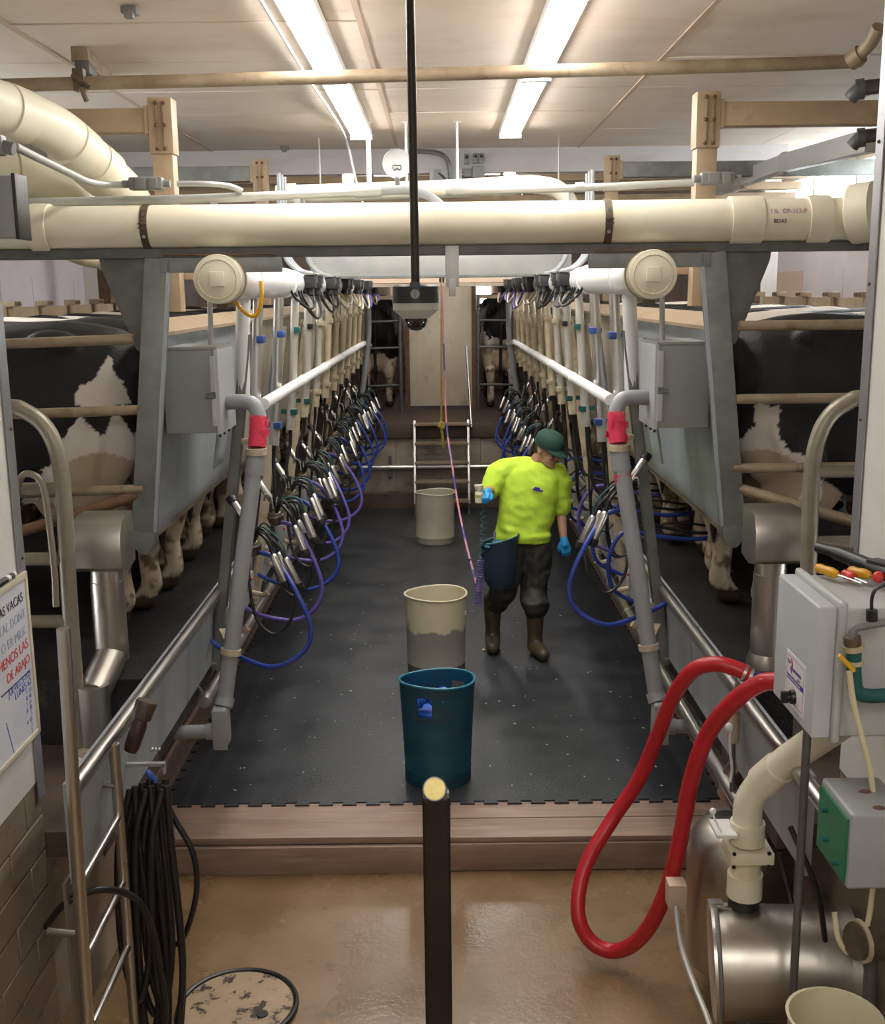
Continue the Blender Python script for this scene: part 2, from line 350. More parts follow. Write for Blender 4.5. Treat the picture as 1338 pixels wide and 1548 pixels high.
# decks, kerbs, pit side walls ---------------------------------------------------------
for s, nm in ((-1, 'left'), (1, 'right')):
    d = MB().b2((s*1.245, 4.52, .62), (s*WX, YB, DECK)); struct(d.build('floor_deck_'+nm, 'deck'))
    struct(MB().b2((s*1.245, DY+.02, .60), (s*WX, 4.52, .70)).build('floor_ledge_'+nm, 'dark_concrete'))
    pw = MB().b2((s*1.52, DY-.1, LOW-.1), (s*1.72, PB, .60)); pw = struct(pw.build('wall_pit_'+nm, 'pit_concrete'))
    MB().b2((s*1.49, 5.02, -.014), (s*1.52, PB, .17)).build('kick_board', 'wood', pw, bevel=.004)
    kb = thing('kerb', 'sloping stainless kerb along the pit edge '+SIDE[s], 'kerb', (s*1.3, 8, .6)); kb['kind'] = 'structure'; del kb['category']
    kb.name = 'trim_%d' % (2 if s < 0 else 3); ORG[kb.name] = V((s*1.3, 8, .6))
    ys = [3.35, 5.0, 6.9, 8.9, 10.9, 12.7, PB-.02]
    for a, b in zip(ys[:-1], ys[1:]):
        q = [(1.20, 1.045), (1.225, .70), (1.245, .70), (1.245, 1.06), (1.22, 1.06)]
        mb = MB(); poly = [V((s*x, a+.006, z)) for x, z in q]; poly2 = [V((s*x, b-.006, z)) for x, z in q]; n = len(q)
        mb.add(poly+poly2, [tuple(range(n)), tuple(range(2*n-1, n-1, -1))]+[(i, n+i, n+(i+1) % n, (i+1) % n) for i in range(n)])
        mb.build('kerb_panel', 'steel_panel', kb)
    MB().cyl((s*1.18, 3.27 if s < 0 else 3.05, 1.085), (s*1.18, PB-.05, 1.085), .026, 14).build('kerb_rail', 'stainless', kb)
    for y in (4.2, 5.9, 7.6, 9.3, 11, 12.7): MB().bar((s*1.19, y, 1.08), (s*1.25, y, 1.02), .03, .012).build('rail_bracket', 'stainless', kb)
    # outer side wall with a window band
    wl = MB()
    if s > 0: spans = [((3.4, .9), (8.2, CEIL)), ((13.0, .9), (YB, CEIL)), ((8.2, .9), (13.0, 3.1)), ((8.2, 3.84), (13.0, CEIL))]
    else: spans = [((3.4, .9), (5.6, CEIL)), ((8.2, .9), (YB, CEIL)), ((5.6, .9), (8.2, 2.95)), ((5.6, 3.75), (8.2, CEIL))]
    for (y0, z0), (y1, z1) in spans: wl.b2((s*WX, y0, z0), (s*(WX+.12), y1, z1))
    wl = struct(wl.build('wall_'+nm, 'lilac_wall'))
    # cladding sheets on the wall face that can be told apart
    for i, y in enumerate([8.3, 9.5, 10.7, 11.9, 13.1, 14.3, 15.5]):
        MB().b2((s*(WX-.012), y, 1.0), (s*WX, y+1.19, 2.82)).build('wall_panel', 'lilac_wall' if (i % 3 or s < 0) else 'tan_wall', wl)
    (y0, y1, z0, z1) = (8.2, 13.0, 3.1, 3.84) if s > 0 else (5.6, 8.2, 2.95, 3.75)
    wn = thing('window', 'w', 'w', (s*WX, y0, z0)); del wn['label']; del wn['category']; wn['kind'] = 'structure'; wn.name = 'window_%d' % (1 if s > 0 else 2); ORG[wn.name] = V((s*WX, y0, z0))
    fm = MB()
    for a, b in (((y0, z0), (y1, z0+.05)), ((y0, z1-.05), (y1, z1)), ((y0, z0), (y0+.05, z1)), ((y1-.05, z0), (y1, z1))): fm.b2((s*(WX+.02), a[0], a[1]), (s*(WX+.08), b[0], b[1]))
    nb = 4 if s > 0 else 2
    for i in range(1, nb): y = y0+(y1-y0)*i/nb; fm.b2((s*(WX+.02), y-.02, z0), (s*(WX+.08), y+.02, z1))
    fm.build('window_frame', 'board_frame', wn)
    for i in range(nb):
        a = y0+(y1-y0)*i/nb; MB().b2((s*(WX+.046), a+.02, z0+.02), (s*(WX+.050), a+(y1-y0)/nb-.02, z1-.02)).build('pane', 'glass', wn)
    # wall facing away from the camera at the end of the alley: closes the deck
    sbox('wall_front_'+nm, (s*(DX+.14), DY-.15, LOW), (s*(WX+.12), DY-.03, CEIL), 'white_panel')
    # alley wall with sheet lining over brick
    wa = struct(MB().b2((s*(DX+.02), -2.6, LOW-.1), (s*(DX+.16), DY, CEIL)).build('wall_alley_'+nm, 'mortar'))
    MB().b2((s*DX, -2.6, .93), (s*(DX+.02), DY-.004, CEIL)).build('wall_sheet', 'white_panel', wa)
    if s < 0:
        bm_ = None; n = 0
        for r in range(8):
            z0 = LOW+.005+r*.14
            off = .155 if r % 2 else 0
            y = DY-.002
            first = True
            while y > 2.3:
                L = .31 if not (first and off) else .155
                z1 = min(z0+.131, .925)
                if z1-z0 > .03: MB().b2((-DX-.003-.001*(n % 3), y-L+.008, z0), (-DX-.024, y, z1)).build('brick', 'brick', wa, bevel=.003, seg=1)
                y -= L; first = False; n += 1
    else: MB().b2((DX+.004, -2.6, LOW), (DX+.02, DY-.004, .92)).build('wall_render', 'brick', wa)
    ed = struct(MB().b2((s*(DX-.006), DY-.004, .86 if s < 0 else 1.1), (s*(DX+.165), DY+.012, CEIL)).b2((s*(DX-.008), DY-.05, .86 if s < 0 else 1.1), (s*(DX-.004), DY+.012, CEIL)).build('trim_%d' % (4 if s < 0 else 5), 'grey_edge'))
    for z in (1.3, 1.75, 2.2, 2.65, 3.1): MB().ell((s*(DX-.009), DY-.015, z), .006, 8, 6).build('rivet', 'rust', ed)
struct(MB().b2((-1.6, -2.7, LOW), (1.6, -2.6, CEIL)).build('wall_near', 'white_panel'))
struct(MB().b2((-WX-.1, YB, -.1), (WX+.1, YB+.12, CEIL)).build('wall_far', 'tan_wall'))
# ceiling: sheets with lapped seams -------------------------------------------------------
ce = struct(MB().b2((-WX-.12, -2.7, CEIL+.02), (WX+.12, YB+.12, CEIL+.12)).build('ceiling', 'ceiling'))
xs = [-3.9, -1.98, -.34, 1.25, 2.85, 3.9]; ys = [-2.6, 1.0, 3.67, 4.55, 5.43, 6.3, 7.18, 8.08, 8.97, 10.1, 12.7, 15.3, 18]
rs = random.Random(5)
for x0, x1 in zip(xs[:-1], xs[1:]):
    for y0, y1 in zip(ys[:-1], ys[1:]):
        dz = rs.uniform(-.003, .003); 
        mb = MB().box(((x0+x1)/2, (y0+y1)/2, CEIL+.009+dz), (x1-x0-.008, y1-y0-.006, .02), Matrix.Rotation(rs.uniform(-.002, .002), 3, 'X'))
        mb.build('ceiling_panel', 'ceiling', ce, bevel=.004, seg=1)
for x in (-1.98, -.34, 1.25): MB().b2((x-.014, 3.7, CEIL-.006), (x+.014, 10.1, CEIL+.002)).build('seam_strip', 'tan_wall', ce)
# header beam across the ceiling and timber purlins below it
hd = struct(MB().b2((-3.1, 10.05, 3.67), (3.1, 10.17, CEIL)).build('trim_6', 'header'))
for z0, z1, y in ((3.60, 3.655, 10.1), (3.52, 3.585, 10.25), (3.45, 3.505, 10.4)): MB().b2((-3.3, y, z0), (3.3, y+.12, z1)).build('purlin', 'tan_steel', hd, bevel=.004)
# back of the pit --------------------------------------------------------------------------
wb = struct(MB().b2((-1.7, PB, -.15), (1.7, PB+.3, .88)).build('wall_back', 'pit_concrete'))
MB().b2((-1.52, PB-.04, -.014), (1.52, PB, .18)).build('kick_board', 'dark_concrete', wb)
for a, b in zip((-1.6, -.55, .5), (-.555, .495, 1.6)): MB().b2((a, PB-.012, .2), (b, PB, .86)).build('wall_slab', 'pit_concrete', wb, bevel=.004)
struct(MB().b2((-1.24, PB-.06, .88), (1.24, YB, 1.06)).build('floor_platform', 'dark_concrete', bevel=.012))
# manhole cover on the low floor
c = at(355, 1532, z=LOW); c = V((-.83, 3.93, LOW))
o = thing('floor_cover', 'round rust-spotted cover plate with a black rubber rim on the concrete floor', 'cover', c)
MB().lathe([(.001, 0), (.225, 0), (.225, .012), (.22, .016), (.001, .016)], c, n=48).build('plate', 'cover', o)
MB().tube([c+V((.235*math.cos(t), .235*math.sin(t), .012)) for t in [2*PI*i/48 for i in range(48)]], .012, 8, closed=True).build('rim', 'black_rubber', o)
MB().lathe([(.001, 0), (.024, 0), (.022, .004), (.001, .004)], c+V((.11, -.06, .0165)), n=20).build('hole', 'black', o)
# lights ---------------------------------------------------------------------------------------
def strip(x, y0, y1, label, grp=None):
    t = thing('strip_light', label, 'light', (x, (y0+y1)/2, CEIL-.1), grp)
    MB().b2((x-.082, y0, CEIL-.05), (x+.082, y1, CEIL-.004)).build('housing', 'white_panel', t, bevel=.006)
    pr = [(-.070, -.02), (-.067, -.034), (-.05, -.05), (.05, -.05), (.067, -.034), (.070, -.02)]
    mb = MB(); n = len(pr); A = [V((x+a, y0+.02, CEIL-.03+b)) for a, b in pr]; B = [V((x+a, y1-.02, CEIL-.03+b)) for a, b in pr]
    mb.add(A+B, [tuple(range(n)), tuple(range(2*n-1, n-1, -1))]+[(i, n+i, n+(i+1) % n, (i+1) % n) for i in range(n)])
    mb.build('diffuser', 'tube_light', t)
    for y in (y0, y1): MB().b2((x-.084, y-.012 if y == y0 else y, CEIL-.083), (x+.084, y if y == y0 else y+.012, CEIL-.004)).build('end_cap', 'white_panel', t)
for s in (-1, 1):
    sd = 'with a cable beside it' if s < 0 else 'with no cable beside it'
    strip(s*.575, 6.55, 8.82, 'fluorescent strip light nearest the header beam, '+sd)
    strip(s*.575, 4.15, 6.5, 'fluorescent strip light above the ceiling pipe, '+sd)
    strip(s*.575, -1.9, .4, 'white fluorescent strip light on the alley ceiling '+SIDE[s])
    strip(s*.575, 10.6, 12.9, 'white fluorescent strip light behind the header beam '+SIDE[s])
cb = MB(); cb.tube(cr([(-.72, 4.2, CEIL-.03), (-.71, 5.2, CEIL-.05), (-.72, 6.4, CEIL-.04), (-.70, 7.6, CEIL-.05), (-.70, 8.85, CEIL-.06), (-.63, 8.95, 3.5), (-.57, 8.9, 3.3)], 6), .010, 6)
tag(cb.build('light_cable', 'conduit'), 'loose grey cable running beside the strip light and hanging from its end', 'cable')

# ================================================================== OVERHEAD PIPES AND FRAMES
BY = 5.0      # the front portal stands here
def straps(parent, x, y, z, r, name='strap'):
    mb = MB().lathe([(r+.001, -.016), (r+.006, -.016), (r+.006, .016), (r+.001, .016)], (x, y, z), (1, 0, 0), 28)
    mb.b2((x-.018, y-r-.02, z-.012), (x+.018, y-r-.003, z-.006)).b2((x-.018, y-r-.02, z+.006), (x+.018, y-r-.003, z+.012))
    o = mb.build(name, 'bracket', parent)
    for dz in (-.045, .05): MB().lathe([(.001, 0), (.008, 0), (.008, .004), (.001, .004)], (x, y-r*.9-.005, z+dz), (0, -1, 0), 8).build('bolt', 'galv', o)
# big cream pipe across the portal
zp, rp = 2.935, .095
t = thing('vent_pipe', 'thick cream plastic pipe strapped on top of the portal beam', 'pipe', (0, BY, zp))
MB().tube([(-2.6, BY, zp), (-1.78, BY, zp), (1.25, BY, zp), (2.6, BY, zp)], rp, 32).build('pipe', 'pvc', t)
for x0, x1 in ((-1.78, -1.70), (1.30, 1.44), (1.64, 1.74)):
    MB().lathe([(rp, x0), (rp+.011, x0), (rp+.012, x0+.006), (rp+.012, x1-.006), (rp+.011, x1), (rp, x1)], (0, BY, zp), (1, 0, 0), 32).build('coupling', 'pvc', t)
MB().lathe([(rp, 0), (rp+.03, 0), (rp+.035, .006), (rp+.035, .10), (rp, .11)], (1.84, BY-.02, zp+.02), (.8, -.6, .1), 32).build('elbow', 'pvc', t)
for x in (-1.27, .76): straps(t, x, BY, zp, rp)
def text(name, body, size, mt, parent, loc, rot, ext=.0008, align='LEFT'):
    cu = bpy.data.curves.new(name, 'FONT'); cu.body = body; cu.size = size; cu.extrude = ext; cu.align_x = align
    tmp = bpy.data.objects.new(name, cu); COL.objects.link(tmp)
    dg = bpy.context.evaluated_depsgraph_get(); me = bpy.data.meshes.new_from_object(tmp.evaluated_get(dg))
    bpy.data.objects.remove(tmp)
    Mx = Matrix.Translation(loc) @ rot.to_4x4(); me.transform(Mx)
    org = ORG[parent.name]; me.transform(Matrix.Translation(-org))
    me.materials.clear()
    return link(name, me, mt, parent, org, flat=True)
RX = Matrix.Rotation(PI/2, 3, 'X')
text('print', '1½  CP-112-P  E47', .028, 'pink_hose', t, V((1.46, BY-rp*.93-.004, zp+.026)), Matrix.Rotation(PI/2-.35, 3, 'X'))
text('print', 'BDAS', .024, 'ink_black', t, V((1.475, BY-rp-.001, zp-.016)), RX)
# portal: beam, leaning posts with gussets
bm_ = thing('portal_beam', 'long dark galvanised beam under the cream pipe', 'beam', (0, BY, 2.83))
MB().b2((-2.55, BY-.04, 2.80), (2.55, BY+.04, 2.842)).build('beam', 'galv_dark', bm_, bevel=.004)
for s in (-1, 1): 
    MB().b2((s*.68, BY-.05, 2.735), (s*1.22, BY-.02, 2.80)).build('angle', 'galv', bm_, bevel=.003)
    MB().cyl((s*.70, BY-.055, 2.812), (s*1.2, BY-.055, 2.812), .004, 6).build('rod', 'rust', bm_)
MB().b2((-.035+.08, BY-.05, 2.66), (.025+.08, BY+.03, 2.84)).b2((-.02+.08, BY-.06, 2.62), (.01+.08, BY-.02, 2.70)).build('hanger', 'conduit', bm_, bevel=.004)
for s in (-1, 1):
    t = thing('portal_post', 'leaning galvanised post with gusset under the portal beam '+SIDE[s], 'post', (s*1.33, BY, 1.45))
    top = V((s*1.235, BY, 2.80)); bot = V((s*1.375, BY, 1.56))
    dv = (bot-top).normalized(); ac = V((1, 0, 0)); 
    mb = MB(); w = .105
    mb.bar(top, bot, w, .09, (0, 1, 0)); mb.build('column', 'galv', t, bevel=.008)
    # rounded foot
    poly = [(-.052, 0), (.052, 0)]+[(.052*math.cos(a), -.09*math.sin(a)-.03) for a in [PI*i/10 for i in range(11)]]
    MB().prism([(s*a, b) for a, b in poly], bot+V((0, -.043, .012)), (1, 0, 0), (0, 0, 1), -.086).build('foot', 'galv', t, bevel=.003)
    # flange lip toward the pit
    MB().bar(top+V((-s*.056, -.035, 0)), bot+V((-s*.056, -.035, 0)), .012, .03, (0, 1, 0)).build('lip', 'steel_panel', t)
    # gusset
    g = [(0.04, 0), (.26, 0), (.25, -.04), (.075, -.40), (.04, -.42)]
    mb = MB(); A = [V((s*(1.235+a+(-b)*.113), BY-.02, 2.80+b)) for a, b in g]; B = [p+V((0, .04, 0)) for p in A]; n = len(g)
    mb.add(A+B, [tuple(range(n)), tuple(range(2*n-1, n-1, -1))]+[(i, n+i, n+(i+1) % n, (i+1) % n) for i in range(n)]); mb.build('gusset', 'galv_dark', t, bevel=.004)
# conduits above the pipe
t = thing('conduit_run', 'slim grey conduit lying above the cream pipe with a drop bend', 'conduit', (-.5, BY+.1, 3.06))
MB().tube(cr([(-2.0, BY+.12, 3.055), (-1.2, BY+.12, 3.062), (-.35, BY+.12, 3.085)], 4), .021, 10).build('pipe', 'conduit', t)
MB().cyl((-.36, BY+.12, 3.085), (-.24, BY+.12, 3.09), .026, 12).build('coupling', 'conduit', t)
MB().tube(cr([(-.25, BY+.12, 3.09), (-.12, BY+.12, 3.092), (-.03, BY+.11, 3.065), (.03, BY+.09, 3.02), (.05, BY+.05, 2.985), (.055, BY+.02, 2.95)], 5), .021, 10).build('bend', 'grey_pvc', t)
for x in (-1.0, -.62): MB().b2((x-.014, BY+.105, 3.0), (x+.014, BY+.135, 3.06)).build('clip', 'conduit', t)
t = thing('conduit_run', 'slim pale conduit leading to the junction box '+SIDE[1], 'conduit', (.6, BY+.1, 3.06))
MB().tube([(.05, BY+.16, 3.085), (.6, BY+.16, 3.095), (1.18, BY+.16, 3.115)], .017, 10).build('pipe', 'conduit', t)
for x in (.1, .66): MB().cyl((x-.02, BY+.16, 3.086+x*.02), (x+.02, BY+.16, 3.088+x*.02), .023, 10).build('coupling', 'conduit', t)
def jbox(x, y, z, label):
    t = thing('junction_box', label, 'box', (x, y, z-.03))
    MB().box((x, y, z), (.15, .06, .055)).build('body', 'junction', t, bevel=.01)
    MB().box((x-.02, y-.032, z), (.05, .012, .05)).box((x+.035, y-.032, z), (.04, .012, .045)).build('lid', 'junction', t, bevel=.004)
    for s in (-1, 1): MB().cyl((x+s*.07, y, z), (x+s*.105, y, z), .017, 10).build('collar', 'junction', t)
jbox(-1.28, BY+.05, 3.125, 'small dark junction box on the conduit above the strap '+SIDE[-1])
jbox(1.27, BY+.10, 3.125, 'small dark junction box on the conduit above the strap '+SIDE[1])
p = [at(22, 221, y=3.8), at(60, 240, y=4.2), at(108, 263, y=4.7), at(135, 275, y=4.95), at(165, 279, y=5.05), at(205, 279, y=5.05)]
tag(MB().tube(cr(p, 6), .015, 10).build('conduit_bend', 'conduit'), 'curved grey conduit coming down from the wall edge to the junction box', 'conduit')
p = [at(268, 278, y=5.05), at(310, 278, y=5.05), at(345, 281, y=5.08), at(366, 289, y=5.1)]
tag(MB().tube(cr(p, 6), .013, 10).build('conduit_bend', 'conduit'), 'short grey conduit bending down from the junction box onto the long conduit', 'conduit')
# grey switch boxes fixed at the wall edge
t = thing('switch_box', 'grey switch box with black gasket at the edge of the white wall', 'box', (-DX+.03, DY, 2.75))
MB().b2((-DX-.02, DY+.02, 2.83), (-DX+.075, DY+.10, 3.03)).build('body', 'box_grey', t, bevel=.012)
MB().b2((-DX+.075, DY+.005, 2.825), (-DX+.088, DY+.115, 3.035)).build('gasket', 'black', t, bevel=.003)
t = thing('conduit_fitting', 'small grey conduit elbow fitting on the wall edge above the switch box', 'fitting', (-DX+.04, DY+.05, 3.12))
MB().b2((-DX-.02, DY+.03, 3.095), (-DX+.045, DY+.08, 3.16)).build('body', 'box_grey', t, bevel=.008); MB().cyl((-DX+.03, DY+.055, 3.125), (-DX+.075, DY+.055, 3.115), .022, 10).build('collar', 'junction', t)
# cream pipes coming from the upper corner
a = at(-60, 140, y=4.9); b = at(80, 195, y=5.4); c = at(160, 265, y=5.75); e = at(200, 310, y=6.0); f = e+V((.1, .3, -.35))
t = thing('vent_pipe', 'thick cream pipe slanting down from the upper corner past the tan arm', 'pipe', c)
MB().tube(cr([a, b, c, e, f], 6), .112, 24).build('pipe', 'pvc', t)
for u, v, k in ((a, b, .55), (b, c, .4), (b, c, .85)):
    p = u.lerp(v, k); MB().lathe([(.112, -.06), (.123, -.06), (.124, .06), (.112, .06)], p, v-u, 28).build('coupling', 'pvc', t)
a = at(-40, 250, y=5.6); b = at(40, 268, y=5.8); c = at(110, 300, y=6.0); e = c+V((.15, .25, -.3))
t = thing('vent_pipe', 'shorter cream pipe tucked below the slanting one at the wall edge', 'pipe', c)
MB().tube(cr([a, b, c, e], 6), .11, 24).build('pipe', 'pvc', t)
MB().lathe([(.11, -.07), (.122, -.07), (.122, .0), (.11, .0)], a.lerp(b, .95), b-a, 28).build('coupling', 'pvc', t)
t = thing('vent_pipe', 'cream pipe bend showing below the portal beam', 'pipe', at(135, 385, y=5.6))
MB().tube(cr([at(60, 330, y=5.6), at(100, 372, y=5.5), at(140, 388, y=5.55), at(185, 385, y=5.7), at(230, 340, y=5.9)], 6), .055, 16).build('pipe', 'pvc_stain', t)
MB().lathe([(.055, -.02), (.062, -.02), (.062, .02), (.055, .02)], at(155, 389, y=5.58), (1, .2, 0), 20).build('coupling', 'pvc_stain', t)
# farther cream pipe with an elbow
t = thing('vent_pipe', 'cream pipe behind the portal, ending in an elbow that dips down', 'pipe', (0, 8.5, 3.35))
MB().tube(cr([(-1.2, 8.5, 3.37), (0, 8.5, 3.395), (.6, 8.5, 3.42), (.75, 8.5, 3.42), (.92, 8.5, 3.38), (1.01, 8.52, 3.26), (1.03, 8.55, 3.05)], 6), .066, 20).build('pipe', 'pvc', t)
for x, z in ((.56, 3.418), (-1.1, 3.375)): MB().lathe([(.066, -.05), (.074, -.05), (.074, .05), (.066, .05)], (x, 8.5, z), (1, 0, .03), 24).build('coupling', 'pvc', t)
for x in (-.66, .55): MB().cyl((x, 8.5, 3.40), (x, 8.5, 3.51), .045, 16).build('cleanout', 'pvc', t)
# hanging rods from the ceiling
for i, (x, y, zb, r, lb) in enumerate([(-.50, 8.5, 3.40, .018, 'thick white drop rod beside the strip light cable'), (-.22, 8.5, 3.42, .009, 'thin pale drop rod behind the round dish'), (.16, 8.5, 3.43, .009, 'thin pale drop rod beside the grey switch bank')]):
    tag(MB().cyl((x, y, zb), (x, y, CEIL), r, 8).lathe([(.001, 0), (.03, 0), (.03, .008), (.001, .008)], (x, y, CEIL-.008), n=12).build('drop_rod', 'white_panel'), lb, 'rod')
# round dish
c = V((-.285, 8.3, 3.56))
t = thing('dish_reflector', 'round grey dish with a small slot hanging below the header beam', 'dish', c-V((0, 0, .12)))
MB().lathe([(.001, .0), (.095, .006), (.104, .0), (.106, .012), (.09, .03), (.04, .06), (.001, .065)], c, (0, 1, .05), 32).build('disc', 'conduit', t)
MB().tube([c+V((-.03, -.006, -.03)), c+V((-.028, -.006, -.012)), c+V((.028, -.006, -.012)), c+V((.03, -.006, -.03)), c+V((.022, -.006, -.045)), c+V((0, -.006, -.032)), c+V((-.022, -.006, -.045))], .005, 6, closed=True).build('slot', 'galv_dark', t)
MB().tube([c+V((0, .02, -.09)), c+V((0, .04, -.15)), c+V((0, .16, -.16))], .02, 10).build('stem', 'junction', t)
# switches on the header beam
hy = 10.045
t = thing('switch_bank', 'bank of three small grey switches over a grey box on the header beam', 'switches', (.37, hy, 3.62))
for x, z in ((.265, 3.785), (.345, 3.79), (.395, 3.79)):
    sw = MB().b2((x-.022, hy-.05, z-.045), (x+.022, hy, z+.04)).build('switch', 'box_grey', t, bevel=.005)
    MB().lathe([(.001, 0), (.014, 0), (.012, .012), (.001, .012)], (x, hy-.05, z+.012), (0, -1, 0), 10).build('button', 'black', sw)
MB().b2((.315, hy-.08, 3.62), (.42, hy, 3.72)).b2((.24, hy-.06, 3.63), (.31, hy, 3.70)).build('box', 'box_grey', t, bevel=.006)
t = thing('wall_box', 'pale grey electrical box with cables below the header beam', 'box', (.05, hy-.1, 3.5))
MB().b2((-.06, hy-.14, 3.48), (.22, hy-.02, 3.70)).build('body', 'box_light', t, bevel=.006)
MB().tube(cr([(-.2, hy-.06, 3.85), (0, hy-.1, 3.83), (.09, hy-.16, 3.77), (.12, hy-.16, 3.65), (.12, hy-.16, 3.5)], 6), .02, 8).build('cable', 'galv', t)
MB().tube(cr([(0, hy-.16, 3.66), (.06, hy-.17, 3.62), (.1, hy-.17, 3.55), (.11, hy-.17, 3.46)], 5), .009, 6).build('cable', 'galv_dark', t)
MB().b2((-.02, hy-.17, 3.48), (.04, hy-.13, 3.68)).build('duct', 'box_grey', t)
# long ceiling pipe with hanger
t = thing('ceiling_pipe', 'long dusty pipe hung across the ceiling below the strip lights', 'pipe', (0, 5.5, 3.6))
MB().tube(cr([(-2.6, 5.5, 3.618), (0, 5.5, 3.655), (1.85, 5.5, 3.687), (1.98, 5.47, 3.70), (2.02, 5.38, 3.74), (2.03, 5.3, 3.80)], 6), .031, 14).build('pipe', 'gate', t)
MB().lathe([(.031, -.03), (.045, -.03), (.045, .03), (.031, .03)], (1.99, 5.46, 3.70), (.5, -.6, .4), 16).build('elbow', 'gate', t)
h = MB().bar(at(120, 82, z=3.84), at(158, 122, z=3.84), .085, .075).build('hanger', 'gate', t, bevel=.004)
MB().bar(at(124, 100, z=3.77), at(136, 112, z=3.77), .07, .06).build('hanger_foot', 'galv_dark', t, bevel=.004)
MB().box((-1.675, 5.47, 3.64), (.05, .05, .10)).cyl((-1.66, 5.44, 3.60), (-1.64, 5.44, 3.54), .012, 8).cyl((-1.70, 5.44, 3.66), (-1.62, 5.44, 3.60), .01, 8).build('clamp', 'bracket', t)
for i, (px, py, yy) in enumerate(((1300, 135, 5.7), (1302, 208, 6.1))):
    p = at(px, py, y=yy); tag(MB().tube(cr([p+V((.45, -.05, .04)), p+V((.05, 0, .01)), p+V((-.01, .01, -.01)), p+V((-.035, .03, -.04))], 5), .036, 12).lathe([(.036, -.02), (.05, -.02), (.05, .02), (.036, .02)], p, (1, -.3, .1), 16).build('pipe_elbow', 'galv_dark'), ('upper' if i == 0 else 'lower')+' dark pipe elbow at the white wall edge under the ceiling pipe', 'pipe')
# tan goal-post frames above the decks
def lift(s, y, z1, w, gp, x2):
    t = thing('lift_frame', 'tan square post with '+('a tan' if y < 8 else 'a grey')+' box arm, '+SIDE[s], 'frame', (s*1.42, y, 2.6))
    MB().b2((s*1.42-w/2, y-w/2, z1-.28), (s*1.42+w/2, y+w/2, z1)).build('head', 'tan_steel', t, bevel=.006)
    MB().b2((s*1.42-w*.43, y-w*.43, 2.55), (s*1.42+w*.43, y+w*.43, z1-.28)).build('shaft', 'tan_steel', t, bevel=.006)
    for dx in (-.012, .02): MB().b2((s*1.42+dx-.004, y-w/2-.012, z1-.265), (s*1.42+dx+.004, y-w/2, z1-.03)).build('hinge_strip', 'gate', t)
    for k, dz in enumerate((-.03, -.14, -.255)):
        for dx in (-.018, .024): MB().ell((s*1.42+dx, y-w/2-.012, z1+dz), .011, 8, 6).build('bolt', 'rust', t)
    MB().b2((s*(1.42+w/2+.004), y-.05, z1-.17), (s*x2, y+.05, z1-.05)).build('arm', gp, t, bevel=.008)
    MB().b2((s*(1.42+w/2), y-.058, z1-.18), (s*(1.42+w/2+.02), y+.058, z1-.04)).build('end_plate', 'tan_steel', t)
for s in (-1, 1):
    lift(s, 6.0, 3.64, .125, 'tan_steel', WX)
    lift(s, 9.2, 3.70, .115, 'galv', WX)
t = thing('side_beam', 'grey box beam slanting back from the wall edge to the far arm', 'beam', (2.3, 7.5, 3.3))
A, B, C = at(1320, 212, y=6.6), at(1185, 247, y=8.6), at(1085, 285, y=10.2)
MB().bar(A, B, .09, .13).build('beam', 'conduit', t, bevel=.006); MB().bar(B, C, .09, .12).build('beam', 'conduit', t, bevel=.006)
for p in (B, B.lerp(C, .55)): MB().box(p, (.03, .1, .16)).build('splice_plate', 'tan_steel', t)
t = thing('shed_column', 'rust-stained white column beside the wall beyond the cows '+SIDE[1], 'column', (3.3, 11.28, 1))
MB().b2((3.25, 11.22, DECK), (3.41, 11.34, CEIL)).build('shaft', 'white_panel', t); MB().b2((3.13, 11.22, DECK), (3.245, 11.32, 3.0)).build('rusty_face', 'rust', t)
t = thing('shed_column', 'rust-stained white column beside the wall beyond the cows '+SIDE[-1], 'column', (-3.5, 11.28, 1))
MB().b2((-3.56, 11.22, DECK), (-3.42, 11.34, CEIL)).build('shaft', 'white_panel', t); MB().b2((-3.415, 11.22, DECK), (-3.3, 11.32, 3.0)).build('rusty_face', 'rust', t)
# dome camera on a black pole
c = V((-.068, 4.0, 2.6))
t = thing('dome_camera', 'dome security camera hanging from a long black pole in front of the pipes', 'camera', c-V((0, 0, .1)))
MB().cyl((c.x, 4.0, 2.62), (c.x-.004, 4.0, CEIL), .0155, 16).build('pole', 'post_dark', t)
MB().lathe([(.001, .066), (.076, .066), (.083, .06), (.084, .002), (.001, .002)], c, n=36).build('mount', 'black', t, ang=30)
MB().lathe([(.001, .002), (.083, .002), (.083, -.022), (.055, -.045), (.05, -.052), (.001, -.052)], c, n=36).build('housing', 'camera_white', t, ang=30)
MB().lathe([(.042, -.05), (.041, -.065), (.033, -.083), (.018, -.094), (.001, -.097)], c, n=24).build('lens_dome', 'dome', t)
MB().b2((c.x-.018, c.y-.09, c.z+.02), (c.x+.018, c.y-.07, c.z+.075)).build('clamp', 'black', t, bevel=.003)
MB().lathe([(.001, 0), (.017, 0), (.016, .005), (.001, .005)], (c.x, c.y-.09, c.z+.034), (0, -1, 0), 16).build('screw', 'galv', t)
MB().b2((c.x-.001, c.y-.097, c.z+.022), (c.x+.001, c.y-.095, c.z+.046)).build('slot', 'black', t)
# small ceiling fittings
for i, (px, py) in enumerate(((197, 17), (430, 224))):
    p = at(px, py, z=CEIL-.02); tag(MB().box(p, (.07, .07, .03)).box(p-V((0, .02, .02)), (.04, .04, .03)).build('ceiling_fitting', 'junction', bevel=.006), ('small dark square fitting on the ceiling near the pipe hanger', 'small dark fitting where the ceiling meets the header beam')[i], 'fitting')
